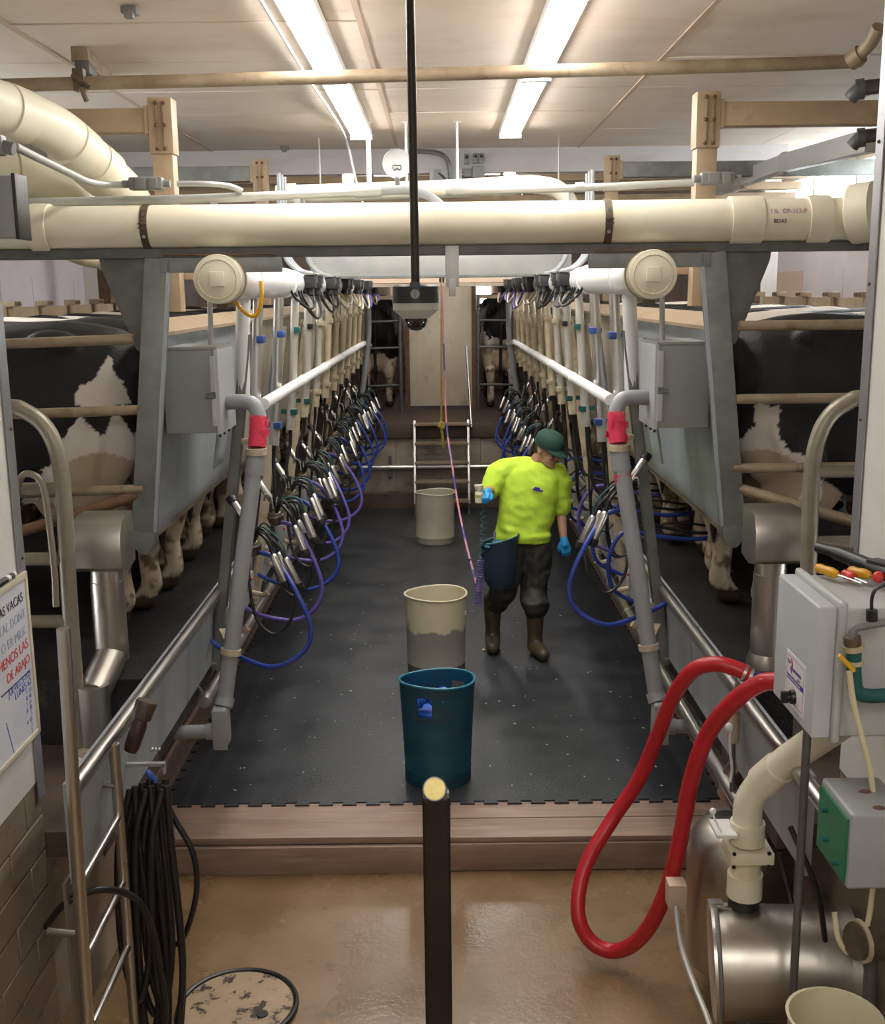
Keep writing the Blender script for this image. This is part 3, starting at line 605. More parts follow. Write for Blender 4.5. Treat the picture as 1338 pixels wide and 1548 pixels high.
# white sheet-metal bulkhead across the pit and support rails
t = thing('sheet_duct', 'wide whitish sheet-metal duct spanning the pit between the pulsator rows', 'duct', (0, 9.0, 2.75))
MB().b2((-1.02, 9.0, 2.77), (1.08, 9.35, 3.0)).build('panel', 'conduit', t, bevel=.006)
MB().b2((-1.02, 8.985, 2.755), (1.08, 9.36, 2.772)).build('lower_edge', 'galv', t)
for x in (-.95, 1.0): MB().cyl((x, 9.3, 3.0), (x, 9.3, CEIL), .008, 8).build('hanger', 'conduit', t)
t = thing('sheet_duct', 'lower cream sheet spanning the far end of the pit', 'duct', (0, 12.4, 2.72))
MB().b2((-.95, 12.5, 2.74), (1.0, 12.8, 2.86)).build('panel', 'tan_wall', t, bevel=.006)
MB().b2((-1.0, 12.45, 2.70), (1.05, 12.85, 2.735)).build('lower_edge', 'panel_dirty', t)
for x in (-.9, .95): MB().cyl((x, 12.7, 2.86), (x, 12.7, CEIL), .008, 8).build('hanger', 'conduit', t)
for s in (-1, 1):
    tag(MB().b2((s*.92, 6.06, 2.72), (s*1.56, 6.12, 2.78)).build('cross_timber', 'tan_steel', bevel=.006), 'tan timber rail below the portal beam '+SIDE[s], 'rail')

# ================================================================== MILKING EQUIPMENT ON BOTH SIDES OF THE PIT
PITCH_Y = .70; Y0 = 5.45; NST = 12
def pan_x(z): return 1.262+(2.47-z)*.103
def hanging(i, s, y, rr, P, S):
    J = lambda a: rr.uniform(-a, a)
    up = .20 if (s > 0 and i == 0) else 0
    cz = 1.40+J(.03)+up; cx = .945+J(.015); yc = y-.02+J(.03)
    t = thing('milking_cluster', '%s milking cluster from the portal post, blue hose, %s' % (NTH[i], S), 'cluster', P(cx, yc, cz-.1))
    def Q(u, v, w_): return P(cx-u, yc+v, cz+w_)
    cl = MB().lathe([(.001, -.055), (.03, -.052), (.043, -.03), (.047, 0), (.04, .018), (.022, .03), (.018, .045), (.001, .047)], Q(0, 0, 0), (s*.15, 0, 1), 16).build('claw', 'claw', t)
    MB().lathe([(.047, -.004), (.051, -.004), (.051, .006), (.047, .006)], Q(0, 0, 0), (s*.15, 0, 1), 16).build('rim', 'stainless', cl)
    MB().tube(cr([Q(-.01, 0, .045), Q(-.02, .01, .10), Q(-.05, .0, .13), Q(-.06, 0, .09)], 4), .006, 6).build('hook', 'stainless', t)
    spots = [(.135, -.10, 1), (.16, -.015, 1), (.125, .075, 1), (-.02, .10, 0)]
    for j, (u, v, inward) in enumerate(spots):
        u += J(.025); v += J(.025); dz = J(.04)
        if inward: top = Q(u, v, -.03+dz); d = P(-.45, -.15+J(.2), -1).normalized() if False else V((-s*.42, -.15+J(.25), -1)).normalized()
        else: top = Q(-.03, v, .06+dz); d = V((s*.5, .2, .7)).normalized()
        L = .135
        MB().tube(cr([Q(.012 if inward else 0, (-.02, .0, .02, .02)[j], .025), Q(.04 if inward else 0, v*.5, .075), Q(u*.75 if inward else 0, v*.9, .05+dz if inward else .09), top-d*.012], 5), .0095, 8).build('short_tube', 'black_rubber', t)
        MB().tube(cr([Q(.0, v*.3, .04), Q(.05 if inward else -.01, v*.7+.02, .10), Q(u*.85 if inward else -.03, v+.02, .06+dz), top+d*.02+V((0, .012, 0))], 4), .005, 6).build('pulse_tube', 'black_rubber' if j != 1 else 'teal', t)
        sh = MB().lathe([(.012, -.012), (.017, -.004), (.0195, .004), (.0195, L-.012), (.018, L)], top, d, 14).build('teat_cup', 'stainless', t)
        MB().lathe([(.018, L), (.026, L+.002), (.027, L+.03), (.022, L+.04), (.013, L+.04), (.012, L+.02)], top, d, 14).build('liner', 'black_rubber', sh)
    # long milk hose
    k = 1+J(.10); q = J(.07)
    MB().tube(cr([Q(.035, -.02, -.03), Q(.12, -.05, -.06), Q(.22*k, -.10+q, -.20), Q(.285*k, -.13+q, -.38), Q(.25*k, -.15+q, -.50), Q(.12, -.16+q, -.575), Q(-.06, -.12, -.56), Q(-.19, -.04, -.53), Q(-.245, .06, -.53)], 6), .0125, 10).build('milk_hose', 'blue_hose' if rr.random() < .82 else 'purple_hose', t)
    MB().tube(cr([Q(-.02, .02, -.03), Q(-.025, 0, -.2), Q(.01, -.03, -.38), Q(.10, -.05, -.46), Q(.19, -.04, -.38), Q(.21, -.01, -.22), Q(.17, .0, -.1)], 6), .0085, 8).build('wash_hose', 'black_rubber', t)
    MB().tube(cr([P(.932, y, 1.82), P(.94, y+.01, 1.70), P(cx+.01+J(.03), yc+.02, 1.56), Q(-.01, .01, .04)], 5), .011, 8).build('drop_hose', 'black_rubber', t)
def attached(i, s, y, rr, P, S):
    J = lambda a: rr.uniform(-a, a)
    cx, yc, cz = 1.70+J(.02), 5.46+.685*i+.0, DECK+.26
    t = thing('milking_cluster', '%s milking cluster from the portal post, attached under the cow, %s' % (NTH[i], S), 'cluster', P(cx, yc, cz-.06))
    def Q(u, v, w_): return P(cx-u, yc+v, cz+w_)
    MB().lathe([(.001, -.055), (.03, -.052), (.043, -.03), (.047, 0), (.04, .018), (.022, .03), (.001, .032)], Q(0, 0, 0), (0, 0, 1), 16).build('claw', 'claw', t)
    for du, dv in ((.07, -.06), (.07, .06), (-.07, -.06), (-.07, .06)):
        p0, p1 = Q(du, dv, .02), Q(du, dv*1.1, .155)
        MB().tube(cr([Q(du*.5, dv*.5, 0), Q(du, dv, -.03), p0], 4), .009, 8).build('short_tube', 'black_rubber', t)
        MB().lathe([(.012, -.012), (.0195, 0), (.0195, .11), (.024, .112), (.024, .135), (.012, .14)], p0, p1-p0, 12).build('teat_cup', 'stainless', t)
    MB().tube(cr([Q(.04, 0, -.02), P(1.45, yc-.02, cz-.03), P(1.22, yc-.04, cz+.02+J(.04)), P(1.06, yc-.06, cz+.03), P(.97, yc-.08, cz-.12), P(1.0, yc-.06, .95), P(1.14, yc-.04, .86), P(1.2, yc-.02, .84)], 6), .0125, 10).build('milk_hose', 'blue_hose' if i % 3 else 'purple_hose', t)
    MB().tube(cr([P(.932, y, 1.82), P(.95, y, 1.6), P(1.0, y-.02, 1.40), P(1.2, yc, cz+.06), P(1.5, yc, cz+.0), Q(.03, .01, .03)], 6), .010, 8).build('drop_hose', 'black_rubber', t)
    for k in (0, 1): MB().tube(cr([P(.95, y+.05, 1.9-.03*k), P(.96+.02*k, y+.05, 1.5), P(.98, y+.03, 1.2+.06*k), P(1.06, y+.02, 1.12), P(1.3, yc+.03, cz+.05), Q(.03, .02*k, .02)], 6), .007, 6).build('pulse_hose', 'black_rubber', t)
for s in (-1, 1):
    S = SIDE[s]
    def P(x, y, z): return V((s*x, y, z))
    def ext(q, y0, y1):
        mb = MB(); n = len(q); A = [P(x, y0, z) for x, z in q]; B = [P(x, y1, z) for x, z in q]
        return mb.add(A+B, [tuple(range(n)), tuple(range(2*n-1, n-1, -1))]+[(i, n+i, n+(i+1) % n, (i+1) % n) for i in range(n)])
    # splash panels behind the cows' rumps
    cuts = [5.04, 7.0, 9.1, 11.2, 13.3]
    for k, (a, b) in enumerate(zip(cuts[:-1], cuts[1:])):
        t = thing('splash_panel', '%s leaning splash panel from the portal post %s' % (NTH[k], S), 'panel', P(1.3, (a+b)/2, 1.5))
        ext([(pan_x(2.47), 2.47), (pan_x(1.5), 1.5), (pan_x(1.5)+.02, 1.5), (pan_x(2.47)+.02, 2.47)], a, b-.008).build('sheet', 'steel_panel' if k < 1 else 'panel_dirty', t)
        ext([(1.24, 2.455), (1.24, 2.472), (1.40, 2.525), (1.405, 2.515), (1.26, 2.45)], a, b-.008).build('top_lip', 'tan_steel', t)
        ext([(pan_x(1.5)-.012, 1.5), (pan_x(1.5)-.012, 1.515), (pan_x(1.5)+.022, 1.515), (pan_x(1.5)+.022, 1.5)], a, b-.008).build('bottom_lip', 'gate', t)
    # leaning channels
    for k in range(7):
        y = 5.62+1.26*k
        t = thing('support_channel', '%s leaning channel from the portal post %s' % (NTH[k], S), 'channel', P(1.2, y, .6))
        a, b = P(.975, y, 2.44), P(1.225, y, .66)
        MB().bar(a, b, .07, .028, (1, 0, 0)).build('web', ('galv' if k == 0 else 'tube_dirty'), t, bevel=.003)
        for dy in (-.036, .036): MB().bar(a+V((-s*.02, dy, 0)), b+V((-s*.02, dy, 0)), .005, .035, (1, 0, 0)).build('flange', ('galv' if k == 0 else 'tube_dirty'), t)
        MB().box(P(1.235, y, .70), (.07, .12, .012)).build('foot_plate', 'gate', t)
        if k > 0: MB().bar(P(1.0, y+.1, 2.45), P(1.14, y+.1, 1.62), .20, .012, (1, 0, 0)).build('side_sheet', 'steel_panel' if k < 2 else 'panel_dirty', t)
        else: MB().bar(P(1.06, y+.12, 2.4), P(1.17, y+.12, 1.75), .24, .012, (1, 0, 0)).build('side_sheet', 'steel_panel', t)
    # milk line
    zm, rm = 2.705, .086
    t = thing('vacuum_line', 'fat white pipe with cream end cap above the pit '+S, 'pipe', P(.95, 9, zm))
    MB().tube(cr([P(.95, 5.0, zm), P(.95, 7.3, zm), P(.90, 9.5, zm), P(.85, 13.5, zm)], 4), rm, 28).build('pipe', 'white_pipe', t)
    cp = MB().lathe([(.001, -.1), (.085, -.1), (.092, -.096), (.104, -.094), (.107, -.085), (.107, .0), (.102, .01), (.102, .09), (.086, .095)], P(.95, 4.96, zm), (0, 1, 0), 36).build('end_cap', 'pvc', t, ang=30)
    MB().tube([P(.95+.084*math.cos(g), 4.861, zm+.084*math.sin(g)) for g in [2*PI*k/32 for k in range(32)]], .003, 6, closed=True).build('ring', 'pvc_stain', cp)
    MB().b2(P(.95-.032, 4.845, zm-.032), P(.95+.032, 4.862, zm+.032)).build('square_key', 'pvc', cp, bevel=.004)
    MB().lathe([(.107, -.008), (.112, -.008), (.112, .008), (.107, .008)], P(.95, 4.955, zm), (0, 1, 0), 32).build('hose_clamp', 'gate', t)
    MB().box(P(.95, 4.955, zm-.118), (.05, .02, .02)).build('clamp_screw', 'bracket', t)
    for y in (5.6, 6.9): MB().lathe([(.086, -.03), (.092, -.03), (.092, .03), (.086, .03)], P(.95, y, zm), (0, 1, 0), 28).build('coupling', 'white_pipe', t)
    # thin drop pipes by the control box
    tag(MB().cyl(P(1.10, 5.38, 2.385), P(1.09, 5.38, 2.80), .013, 10).build('conduit_drop', 'conduit'), 'thin grey conduit rising from the grey control box '+S, 'conduit')
    tag(MB().tube(cr([P(1.0, 5.62, 2.12), P(.985, 5.6, 2.4), P(.965, 5.58, 2.64)], 4), .036, 14).build('drop_pipe', 'white_pipe'), 'short fat white pipe behind the grey control box '+S, 'pipe')
    # control box on the panel
    t = thing('control_box', 'grey hinged control box fixed to the splash panel '+S, 'box', P(1.15, 5.35, 1.99))
    MB().b2(P(1.045, 5.15, 1.995), P(1.285, 5.52, 2.385)).build('body', 'box_grey', t, bevel=.006)
    MB().b2(P(1.022, 5.14, 1.99), P(1.043, 5.53, 2.388)).build('door', 'box_light', t, bevel=.005)
    MB().b2(P(1.035, 5.128, 2.03), P(1.06, 5.15, 2.16)).b2(P(1.035, 5.128, 2.19), P(1.06, 5.15, 2.36)).build('hinge', 'box_light', t, bevel=.003)
    MB().b2(P(1.045, 5.118, 2.165), P(1.085, 5.148, 2.18)).build('latch', 'galv', t, bevel=.002)
    MB().b2(P(1.03, 5.15, 2.385), P(1.29, 5.52, 2.40)).build('lid', 'box_grey', t, bevel=.004)
    for y in (5.2, 5.3, 5.42): MB().cyl(P(1.04, y, 1.97), P(1.04, y, 1.995), .006, 8).build('screw', 'black', t)
    # wash line with grey drop pipe
    t = thing('wash_line', 'white rail pipe with taped grey downpipe to the pit floor '+S, 'pipe', P(.85, 9, .5))
    MB().tube([P(.845, 5.3, 2.115), P(.86, 9, 2.09), P(.875, 12.85, 2.065)], .030, 16).build('rail', 'white_pipe', t)
    for y in (6.9, 8.3, 9.7, 11.1, 12.5): MB().lathe([(.030, -.02), (.034, -.02), (.034, .02), (.030, .02)], P(.845+(y-5.3)*.004, y, 2.115-(y-5.3)*.0066), (0, 1, 0), 16).build('sleeve', 'white_pipe', t)
    MB().tube(cr([P(1.03, 5.3, 2.125), P(.96, 5.28, 2.13), P(.89, 5.26, 2.12), P(.858, 5.24, 2.06), P(.862, 5.22, 2.0)], 6), .037, 16).build('elbow', 'grey_pvc', t)
    tp = MB().tube(cr([P(.859, 5.235, 2.065), P(.862, 5.22, 1.99), P(.868, 5.2, 1.92)], 5), [.041, .0425, .041, .043, .042, .044, .043, .042, .045, .042, .043], 14); tp.build('tape', 'tape', t)
    rr = random.Random(4+s)
    for i in range(7):
        g = rr.uniform(0, 2*PI); z = rr.uniform(1.93, 2.05); c = P(.862, 5.22, z)+V((.045*math.cos(g), .045*math.sin(g), 0))
        MB().box(c, (.03, .004, .03), Matrix.Rotation(g+1.2, 3, 'Z')).build('tape_flap', 'tape', t)
    MB().lathe([(.041, 0), (.052, 0), (.052, .03), (.041, .03)], P(.87, 5.19, 1.885), (0, 0, 1), 20).build('collar', 'tube_dirty', t)
    MB().cyl(P(.87, 5.19, 1.89), P(.885, 5.18, 1.79), .045, 18).build('coupling', 'grey_pvc', t)
    if s > 0: MB().cyl(P(.888, 5.178, 1.775), P(.893, 5.176, 1.735), .041, 16).build('tape', 'tape', t)
    MB().cyl(P(.884, 5.18, 1.80), P(1.05, 5.02, .70), .039, 18).build('pipe', 'grey_pvc', t)
    q = P(.884, 5.18, 1.80).lerp(P(1.05, 5.02, .70), .78); MB().lathe([(.039, -.014), (.05, -.014), (.05, .014), (.039, .014)], q, (-s*.15, .14, 1), 18).build('clamp', 'tube_dirty', t)
    MB().bar(q+V((0, .03, 0)), q+V((s*.1, .3, .02)), .03, .008).build('clamp_strap', 'tube_dirty', t)
    MB().cyl(P(1.045, 5.03, .72), P(1.055, 5.01, .68), .046, 18).build('coupling', 'grey_pvc', t)
    mb = MB().box(P(1.065, 5.0, .59), (.075, .10, .20)); mb.build('cleanout', 'grey_pvc', t, bevel=.022, seg=3)
    MB().b2(P(1.03, 4.945, .48), P(1.10, 4.95, .68)).build('cleanout_plate', 'grey_pvc', t, bevel=.002)
    MB().tube([P(1.08, 5.0, .555), P(1.5, 5.02, .54)], .034, 16).cyl(P(1.10, 5, .555), P(1.14, 5, .553), .040, 16).build('stub', 'grey_pvc', t)
    # hose tubes, one per stall
    for i in range(NST):
        y = Y0+PITCH_Y*i; dirty = i > 4
        t = thing('hose_tube', '%s hose tube from the portal post, above the milking cluster, %s' % (NTH[i], S), 'tube', P(.92, y, 1.78))
        m1 = 'tube_dirty' if dirty else ('stainless' if i < 2 else 'tube_mid')
        top, mid, bot = P(.872, y, 2.62), P(.905, y, 2.12), P(.932, y, 1.80)
        MB().tube([top, mid, P(.922, y, 1.92)], .026 if i % 2 == 0 else .028, 14).build('upper_tube', m1, t)
        MB().cyl(P(.921, y, 1.935), bot, .029, 14).build('end_sleeve', 'tube_dirty' if i > 2 else 'tube_mid', t)
        cm = ('blue_clip', 'blue_clip', 'green_clip', 'black_rubber')[i] if i < 4 else 'tube_dirty'
        c = P(.866, y, 2.42); MB().box(c, (.035, .085, .035)).box(c+V((s*.03, .03, .0)), (.05, .02, .028)).build('clip', cm, t, bevel=.004)
        cm = ('tube_dirty', 'blue_clip', 'green_clip', 'green_clip')[i] if i < 4 else 'tube_dirty'
        c = P(.905, y, 1.912); MB().box(c, (.04, .08, .034)).box(c+V((s*.04, .02, .0)), (.09, .02, .028)).build('clip', cm, t, bevel=.004)
    # pulsators on the milk line
    for k in range(6):
        for j in range(2):
            i = 2*k+j; y = 7.35+1.12*k+.33*j; x = .95-.1*(y-7.3)/6.2-.115; z = 2.715
            t = thing('pulsator', '%s black pulsator on the white milk line %s' % (NTH[i], S), 'pulsator', P(x, y, z-.07))
            MB().box(P(x, y, z), (.07, .11, .085)).build('body', 'valve_black', t, bevel=.006)
            MB().box(P(x-.005, y-.01, z+.048), (.075, .13, .012)).box(P(x-.012, y+.062, z+.02), (.06, .014, .06)).build('cover', 'galv', t, bevel=.003)
            MB().cyl(P(x, y, z-.04), P(x, y, z-.085), .026, 12).build('base', 'valve_black', t)
            MB().cyl(P(x+.02, y-.02, z-.06), P(x+.09, y-.02, z-.06), .018, 10).build('nozzle', 'black_rubber', t)
            rr = random.Random(i*3+s); sag = rr.uniform(.07, .15)
            hm = 'black_rubber' if k < 2 else ('purple_hose' if rr.random() < .3 else 'tube_dirty')
            dy = -.55 if k == 0 else -.35
            for e in (0, 1):
                yy = y+dy+.12*e
                MB().tube(cr([P(x-.01+.02*e, y, z-.08), P(x-.03, y-.05, z-.08-sag*.8), P(x-.02, y+dy*.5, z-.09-sag), P(x+.03, yy, z-.07-sag*.4), P(x+.06, yy-.06, z-.03)], 5), .0085, 7).build('hose', hm, t)
    # grey vacuum hoses going up from the pulsators
    for k, (y, n) in enumerate(((7.35, 3), (8.5, 2), (9.6, 1))):
        for j in range(n):
            yy = y+.12*j; x = .95-.1*(yy-7.3)/6.2
            o = MB().tube(cr([P(x-.1, yy, 2.77), P(x-.02, yy-.03, 2.80), P(x+.05, yy-.05, 2.90), P(x+.06, yy-.05, 3.1), P(x+.06, yy-.05, 3.4)], 5), .013, 8).build('vacuum_hose', 'grey_pvc')
            tag(o, '%s grey hose of the %s pulsator pair %s' % (NTH[j], NTH[k], S), 'hose', 'grey hoses above the pulsators '+S)
    # milking clusters
    for i in range(NST):
        y = Y0+PITCH_Y*i; rr = random.Random(100*i+s); J = lambda a: rr.uniform(-a, a)
        if s > 0 and 1 <= i <= 5:
            attached(i, s, y, rr, P, S)
        else:
            hanging(i, s, y, rr, P, S)
        # detacher sensor at the kerb
        t2 = thing('flow_sensor', '%s small grey sensor box with red light under the kerb %s' % (NTH[i], S), 'sensor', P(1.21, y+.25, .88))
        MB().b2(P(1.135, y+.2, .88), P(1.2, y+.3, .99)).build('box', 'box_grey', t2, bevel=.005)
        MB().ell(P(1.13, y+.2, .965), .009, 8, 6).build('lamp', 'red', t2)
        MB().cyl(P(1.15, y+.24, .87), P(1.06, y+.22, .855), .016, 8).cyl(P(1.06, y+.22, .855), P(1.04, y+.22, .87), .02, 8).build('outlet', 'tube_dirty', t2)
    # low milk pipe along the pit wall
    t = thing('milk_pipe', 'polished stainless milk pipe low along the pit wall '+S, 'pipe', P(1.19, 8, .60))
    MB().tube([P(1.19, 3.75 if s > 0 else 5.2, .625), P(1.19, PB-.1, .67)], .030, 16).build('pipe', 'stainless', t)
    for i in range(NST):
        y = Y0+PITCH_Y*i-.2; MB().lathe([(.03, -.016), (.037, -.016), (.037, .016), (.03, .016)], P(1.19, y, .625+(y-3.75)*.0047), (0, 1, 0), 14).build('clamp', 'stainless', t)
        MB().bar(P(1.19, y, .64), P(1.24, y, .71), .02, .008).build('bracket', 'stainless', t)
    # grey riser at the far end
    t = thing('riser_pipe', 'grey pipe bending down at the far end of the row '+S, 'pipe', P(.95, 13.1, 1))
    MB().tube(cr([P(.83, 13.1, 2.62), P(.83, 13.1, 2.3), P(.845, 13.1, 2.02), P(.92, 13.1, 1.5), P(1.02, 13.1, .85), P(1.05, 13.1, .7)], 5), .034, 12).build('pipe', 'grey_pvc', t)
    MB().lathe([(.034, -.015), (.05, -.015), (.05, .015), (.034, .015)], P(.843, 13.1, 2.03), (0, 0, 1), 12).build('clamp', 'grey_pvc', t)
    # end gate rails in front of the first cow
    t = thing('end_gate', 'three rusty tan rails closing the first stall '+S, 'gate', P(2.1, 4.97, 1.7))
    for z in ((2.437, 2.118, 1.752) if s < 0 else (2.476, 2.147, 1.828)): MB().cyl(P(1.36, 4.97, z+.01*(s < 0)), P(2.9, 4.97, z-.03*(s < 0)), .023, 12).build('rail', 'gate', t)
    MB().cyl(P(2.9, 4.97, DECK), P(2.9, 4.97, 2.6), .03, 12).build('upright', 'gate', t)
    # arched gate standing by the wall edge
    t = thing('arch_gate', 'bent tube gate with arched top beside the white wall '+S, 'gate', P(1.55, 4.35, DECK))
    arch = [P(2.35, 4.35, 2.215), P(1.75, 4.35, 2.21), P(1.64, 4.35, 2.19), P(1.56, 4.35, 2.12), P(1.52, 4.35, 1.99), P(1.515, 4.35, 1.8), P(1.525, 4.35, 1.4), P(1.53, 4.35, .7)]
    MB().tube(cr(arch, 6), .033, 14).build('frame', 'gate_grey', t)
    for z in ((1.875, 1.585, 1.318) if s < 0 else (1.914, 1.618, 1.33)): MB().cyl(P(1.525, 4.35, z), P(2.35, 4.35, z), .028, 12).build('bar', 'gate_grey', t)
    MB().cyl(P(2.35, 4.35, .7), P(2.35, 4.35, 2.22), .033, 12).build('hinge_post', 'gate_grey', t)
    if s < 0:
        o = MB().tube(cr([P(1.70, 4.30, 1.80), P(1.66, 4.295, 1.93), P(1.61, 4.29, 1.945), P(1.572, 4.29, 1.90), P(1.56, 4.29, 1.75), P(1.555, 4.29, 1.55), P(1.56, 4.29, 1.4)], 5), .014, 10).build('looped_strap', 'gate_grey'); tag(o, 'thin grey tube looped over the bar of the arched gate', 'tube')
    # stainless pedestal under the portal post
    c = P(1.45, 4.62, 0)
    zb = .70
    t = thing('drive_pedestal', 'brushed steel pedestal with a rounded hood by the post '+S, 'pedestal', c+V((0, 0, DECK)))
    pr = [(-.13, -.06), (-.13, .06)]
    hood = [(-.115, 1.50), (-.12, 1.56), (-.115, 1.63), (-.085, 1.69), (-.03, 1.715), (.09, 1.715), (.10, 1.49), (-.02, 1.47), (-.10, 1.485)]
    n = len(hood); A = [V((c.x-.105, c.y+a, z)) for a, z in hood]; B = [V((c.x+.105, c.y+a, z)) for a, z in hood]
    mb = MB(); mb.add(A+B, [tuple(range(n)), tuple(range(2*n-1, n-1, -1))]+[(i, n+i, n+(i+1) % n, (i+1) % n) for i in range(n)]); mb.build('hood', 'brushed', t, bevel=.006)
    MB().cyl(c+V((0, 0, 1.485)), c+V((0, 0, 1.42)), .068, 24).build('neck', 'brushed', t)
    MB().cyl(c+V((0, 0, 1.42)), c+V((0, 0, 1.06)), .072, 24).build('column', 'brushed', t)
    q0 = c+V((0, 0, 1.09)); q1 = c+V((-.02, -.24, .98)); q2 = V((q1.x, q1.y, .75))
    if s < 0:
        MB().cyl(q0, q1, .069, 24).build('knee', 'brushed', t)
        MB().cyl(q1+V((0, 0, .05)), q2, .070, 24).build('lower_column', 'brushed', t)
        MB().lathe([(.07, 0), (.092, 0), (.092, .025), (.07, .03)], q2-V((0, 0, .01)), n=24).lathe([(.001, 0), (.10, 0), (.09, .03), (.001, .03)], q2-V((0, 0, .045)), n=24).build('base_ring', 'tube_dirty', t)
    else: MB().lathe([(.001, 0), (.09, 0), (.085, .03), (.073, .06), (.001, .06)], c+V((0, 0, DECK)), n=24).build('base_ring', 'brushed', t)
    # neck plates of the sequencing gates
    for k in range(9):
        y = 7.75+.70*k; x = 3.28
        t = thing('neck_plate', '%s tan hinged neck plate above the cows %s' % (NTH[k], S), 'plate', P(x, y, 2.39))
        mb = MB(); poly = [(0, 2.56), (.66, 2.56), (.66, 2.44), (.55, 2.42), (.40, 2.46), (.25, 2.42), (.0, 2.40)]
        A = [P(x, y+a, z) for a, z in poly]; B = [P(x+.02, y+a, z) for a, z in poly]; n = len(poly)
        mb.add(A+B, [tuple(range(n)), tuple(range(2*n-1, n-1, -1))]+[(i, n+i, n+(i+1) % n, (i+1) % n) for i in range(n)]); mb.build('plate', 'tan_steel', t)
        MB().cyl(P(x-.025, y, 2.39), P(x-.025, y, 2.59), .022, 10).build('hinge_tube', 'gate', t)
        MB().box(P(x-.03, y+.03, 2.585), (.10, .14, .045)).build('hinge_block', 'gate', t, bevel=.005)
        for dy in (-.02, .03, .075): MB().cyl(P(x-.085, y+dy, 2.585), P(x-.07, y+dy, 2.585), .016, 8).build('bolt', 'rust', t)
    tag(MB().cyl(P(3.36, 4.6, 2.5), P(3.36, 14.2, 2.5), .04, 12).cyl(P(3.36, 4.62, DECK), P(3.36, 4.62, 2.5), .04, 12).cyl(P(3.36, 14.15, DECK), P(3.36, 14.15, 2.5), .04, 12).build('breast_rail', 'gate'), 'tan breast rail tube carrying the neck plates '+S, 'rail')
# yellow cable looped at the white pipe
tag(MB().tube(cr([(-.98, 5.2, 2.83), (-1.0, 5.3, 2.77), (-.97, 5.35, 2.62), (-.92, 5.36, 2.55), (-.87, 5.36, 2.54), (-.84, 5.36, 2.62), (-.84, 5.36, 2.70)], 6), .010, 8).build('yellow_cable', 'yellow'), 'yellow cable looped under the white milk line', 'cable')
# dirty chain of manure on deck rails behind the hoods
for s in (-1, 1):
    tag(MB().cyl((s*1.36, 5.0, 1.74), (s*1.85, 4.72, 1.62), .026, 10).build('slanted_bar', 'rust' if s < 0 else 'gate'), ('manure-caked' if s < 0 else 'tan')+' bar slanting down behind the steel hood '+SIDE[s], 'bar')

# ================================================================== COWS
def remesh(mb, vox, smooth=6, name='body'):
    """weld overlapping solids into one continuous skin"""
    me = bpy.data.meshes.new(name); me.from_pydata(mb.v, [], mb.f)
    bm = bmesh.new(); bm.from_mesh(me); bmesh.ops.recalc_face_normals(bm, faces=bm.faces); bm.to_mesh(me); bm.free()
    ob = bpy.data.objects.new('tmp', me); COL.objects.link(ob)
    r = ob.modifiers.new('r', 'REMESH'); r.mode = 'VOXEL'; r.voxel_size = vox
    if smooth:
        sm = ob.modifiers.new('s', 'SMOOTH'); sm.factor = .5; sm.iterations = smooth
    dg = bpy.context.evaluated_depsgraph_get(); dg.update()
    out = bpy.data.meshes.new_from_object(ob.evaluated_get(dg)); out.name = name
    bpy.data.objects.remove(ob); bpy.data.meshes.remove(me)
    return out
def loft(mb, secs, n=20, p=2.3):
    """secs: (centre, half-width vector, half-height vector)"""
    vs = []; L = len(secs)
    for c, a, b in secs:
        c, a, b = V(c), V(a), V(b)
        for k in range(n):
            g = 2*PI*k/n; cs, sn = math.cos(g), math.sin(g)
            vs.append(c+a*(math.copysign(abs(cs)**(2/p), cs))+b*(math.copysign(abs(sn)**(2/p), sn)))
    fs = [(i*n+k, i*n+(k+1) % n, (i+1)*n+(k+1) % n, (i+1)*n+k) for i in range(L-1) for k in range(n)]
    fs += [tuple(range(n-1, -1, -1)), tuple((L-1)*n+k for k in range(n))]
    return mb.add(vs, fs)
def chain(mb, pts, rs, n=10):
    for i in range(len(pts)-1): mb.caps(pts[i], pts[i+1], rs[i], rs[i+1], n)
    return mb
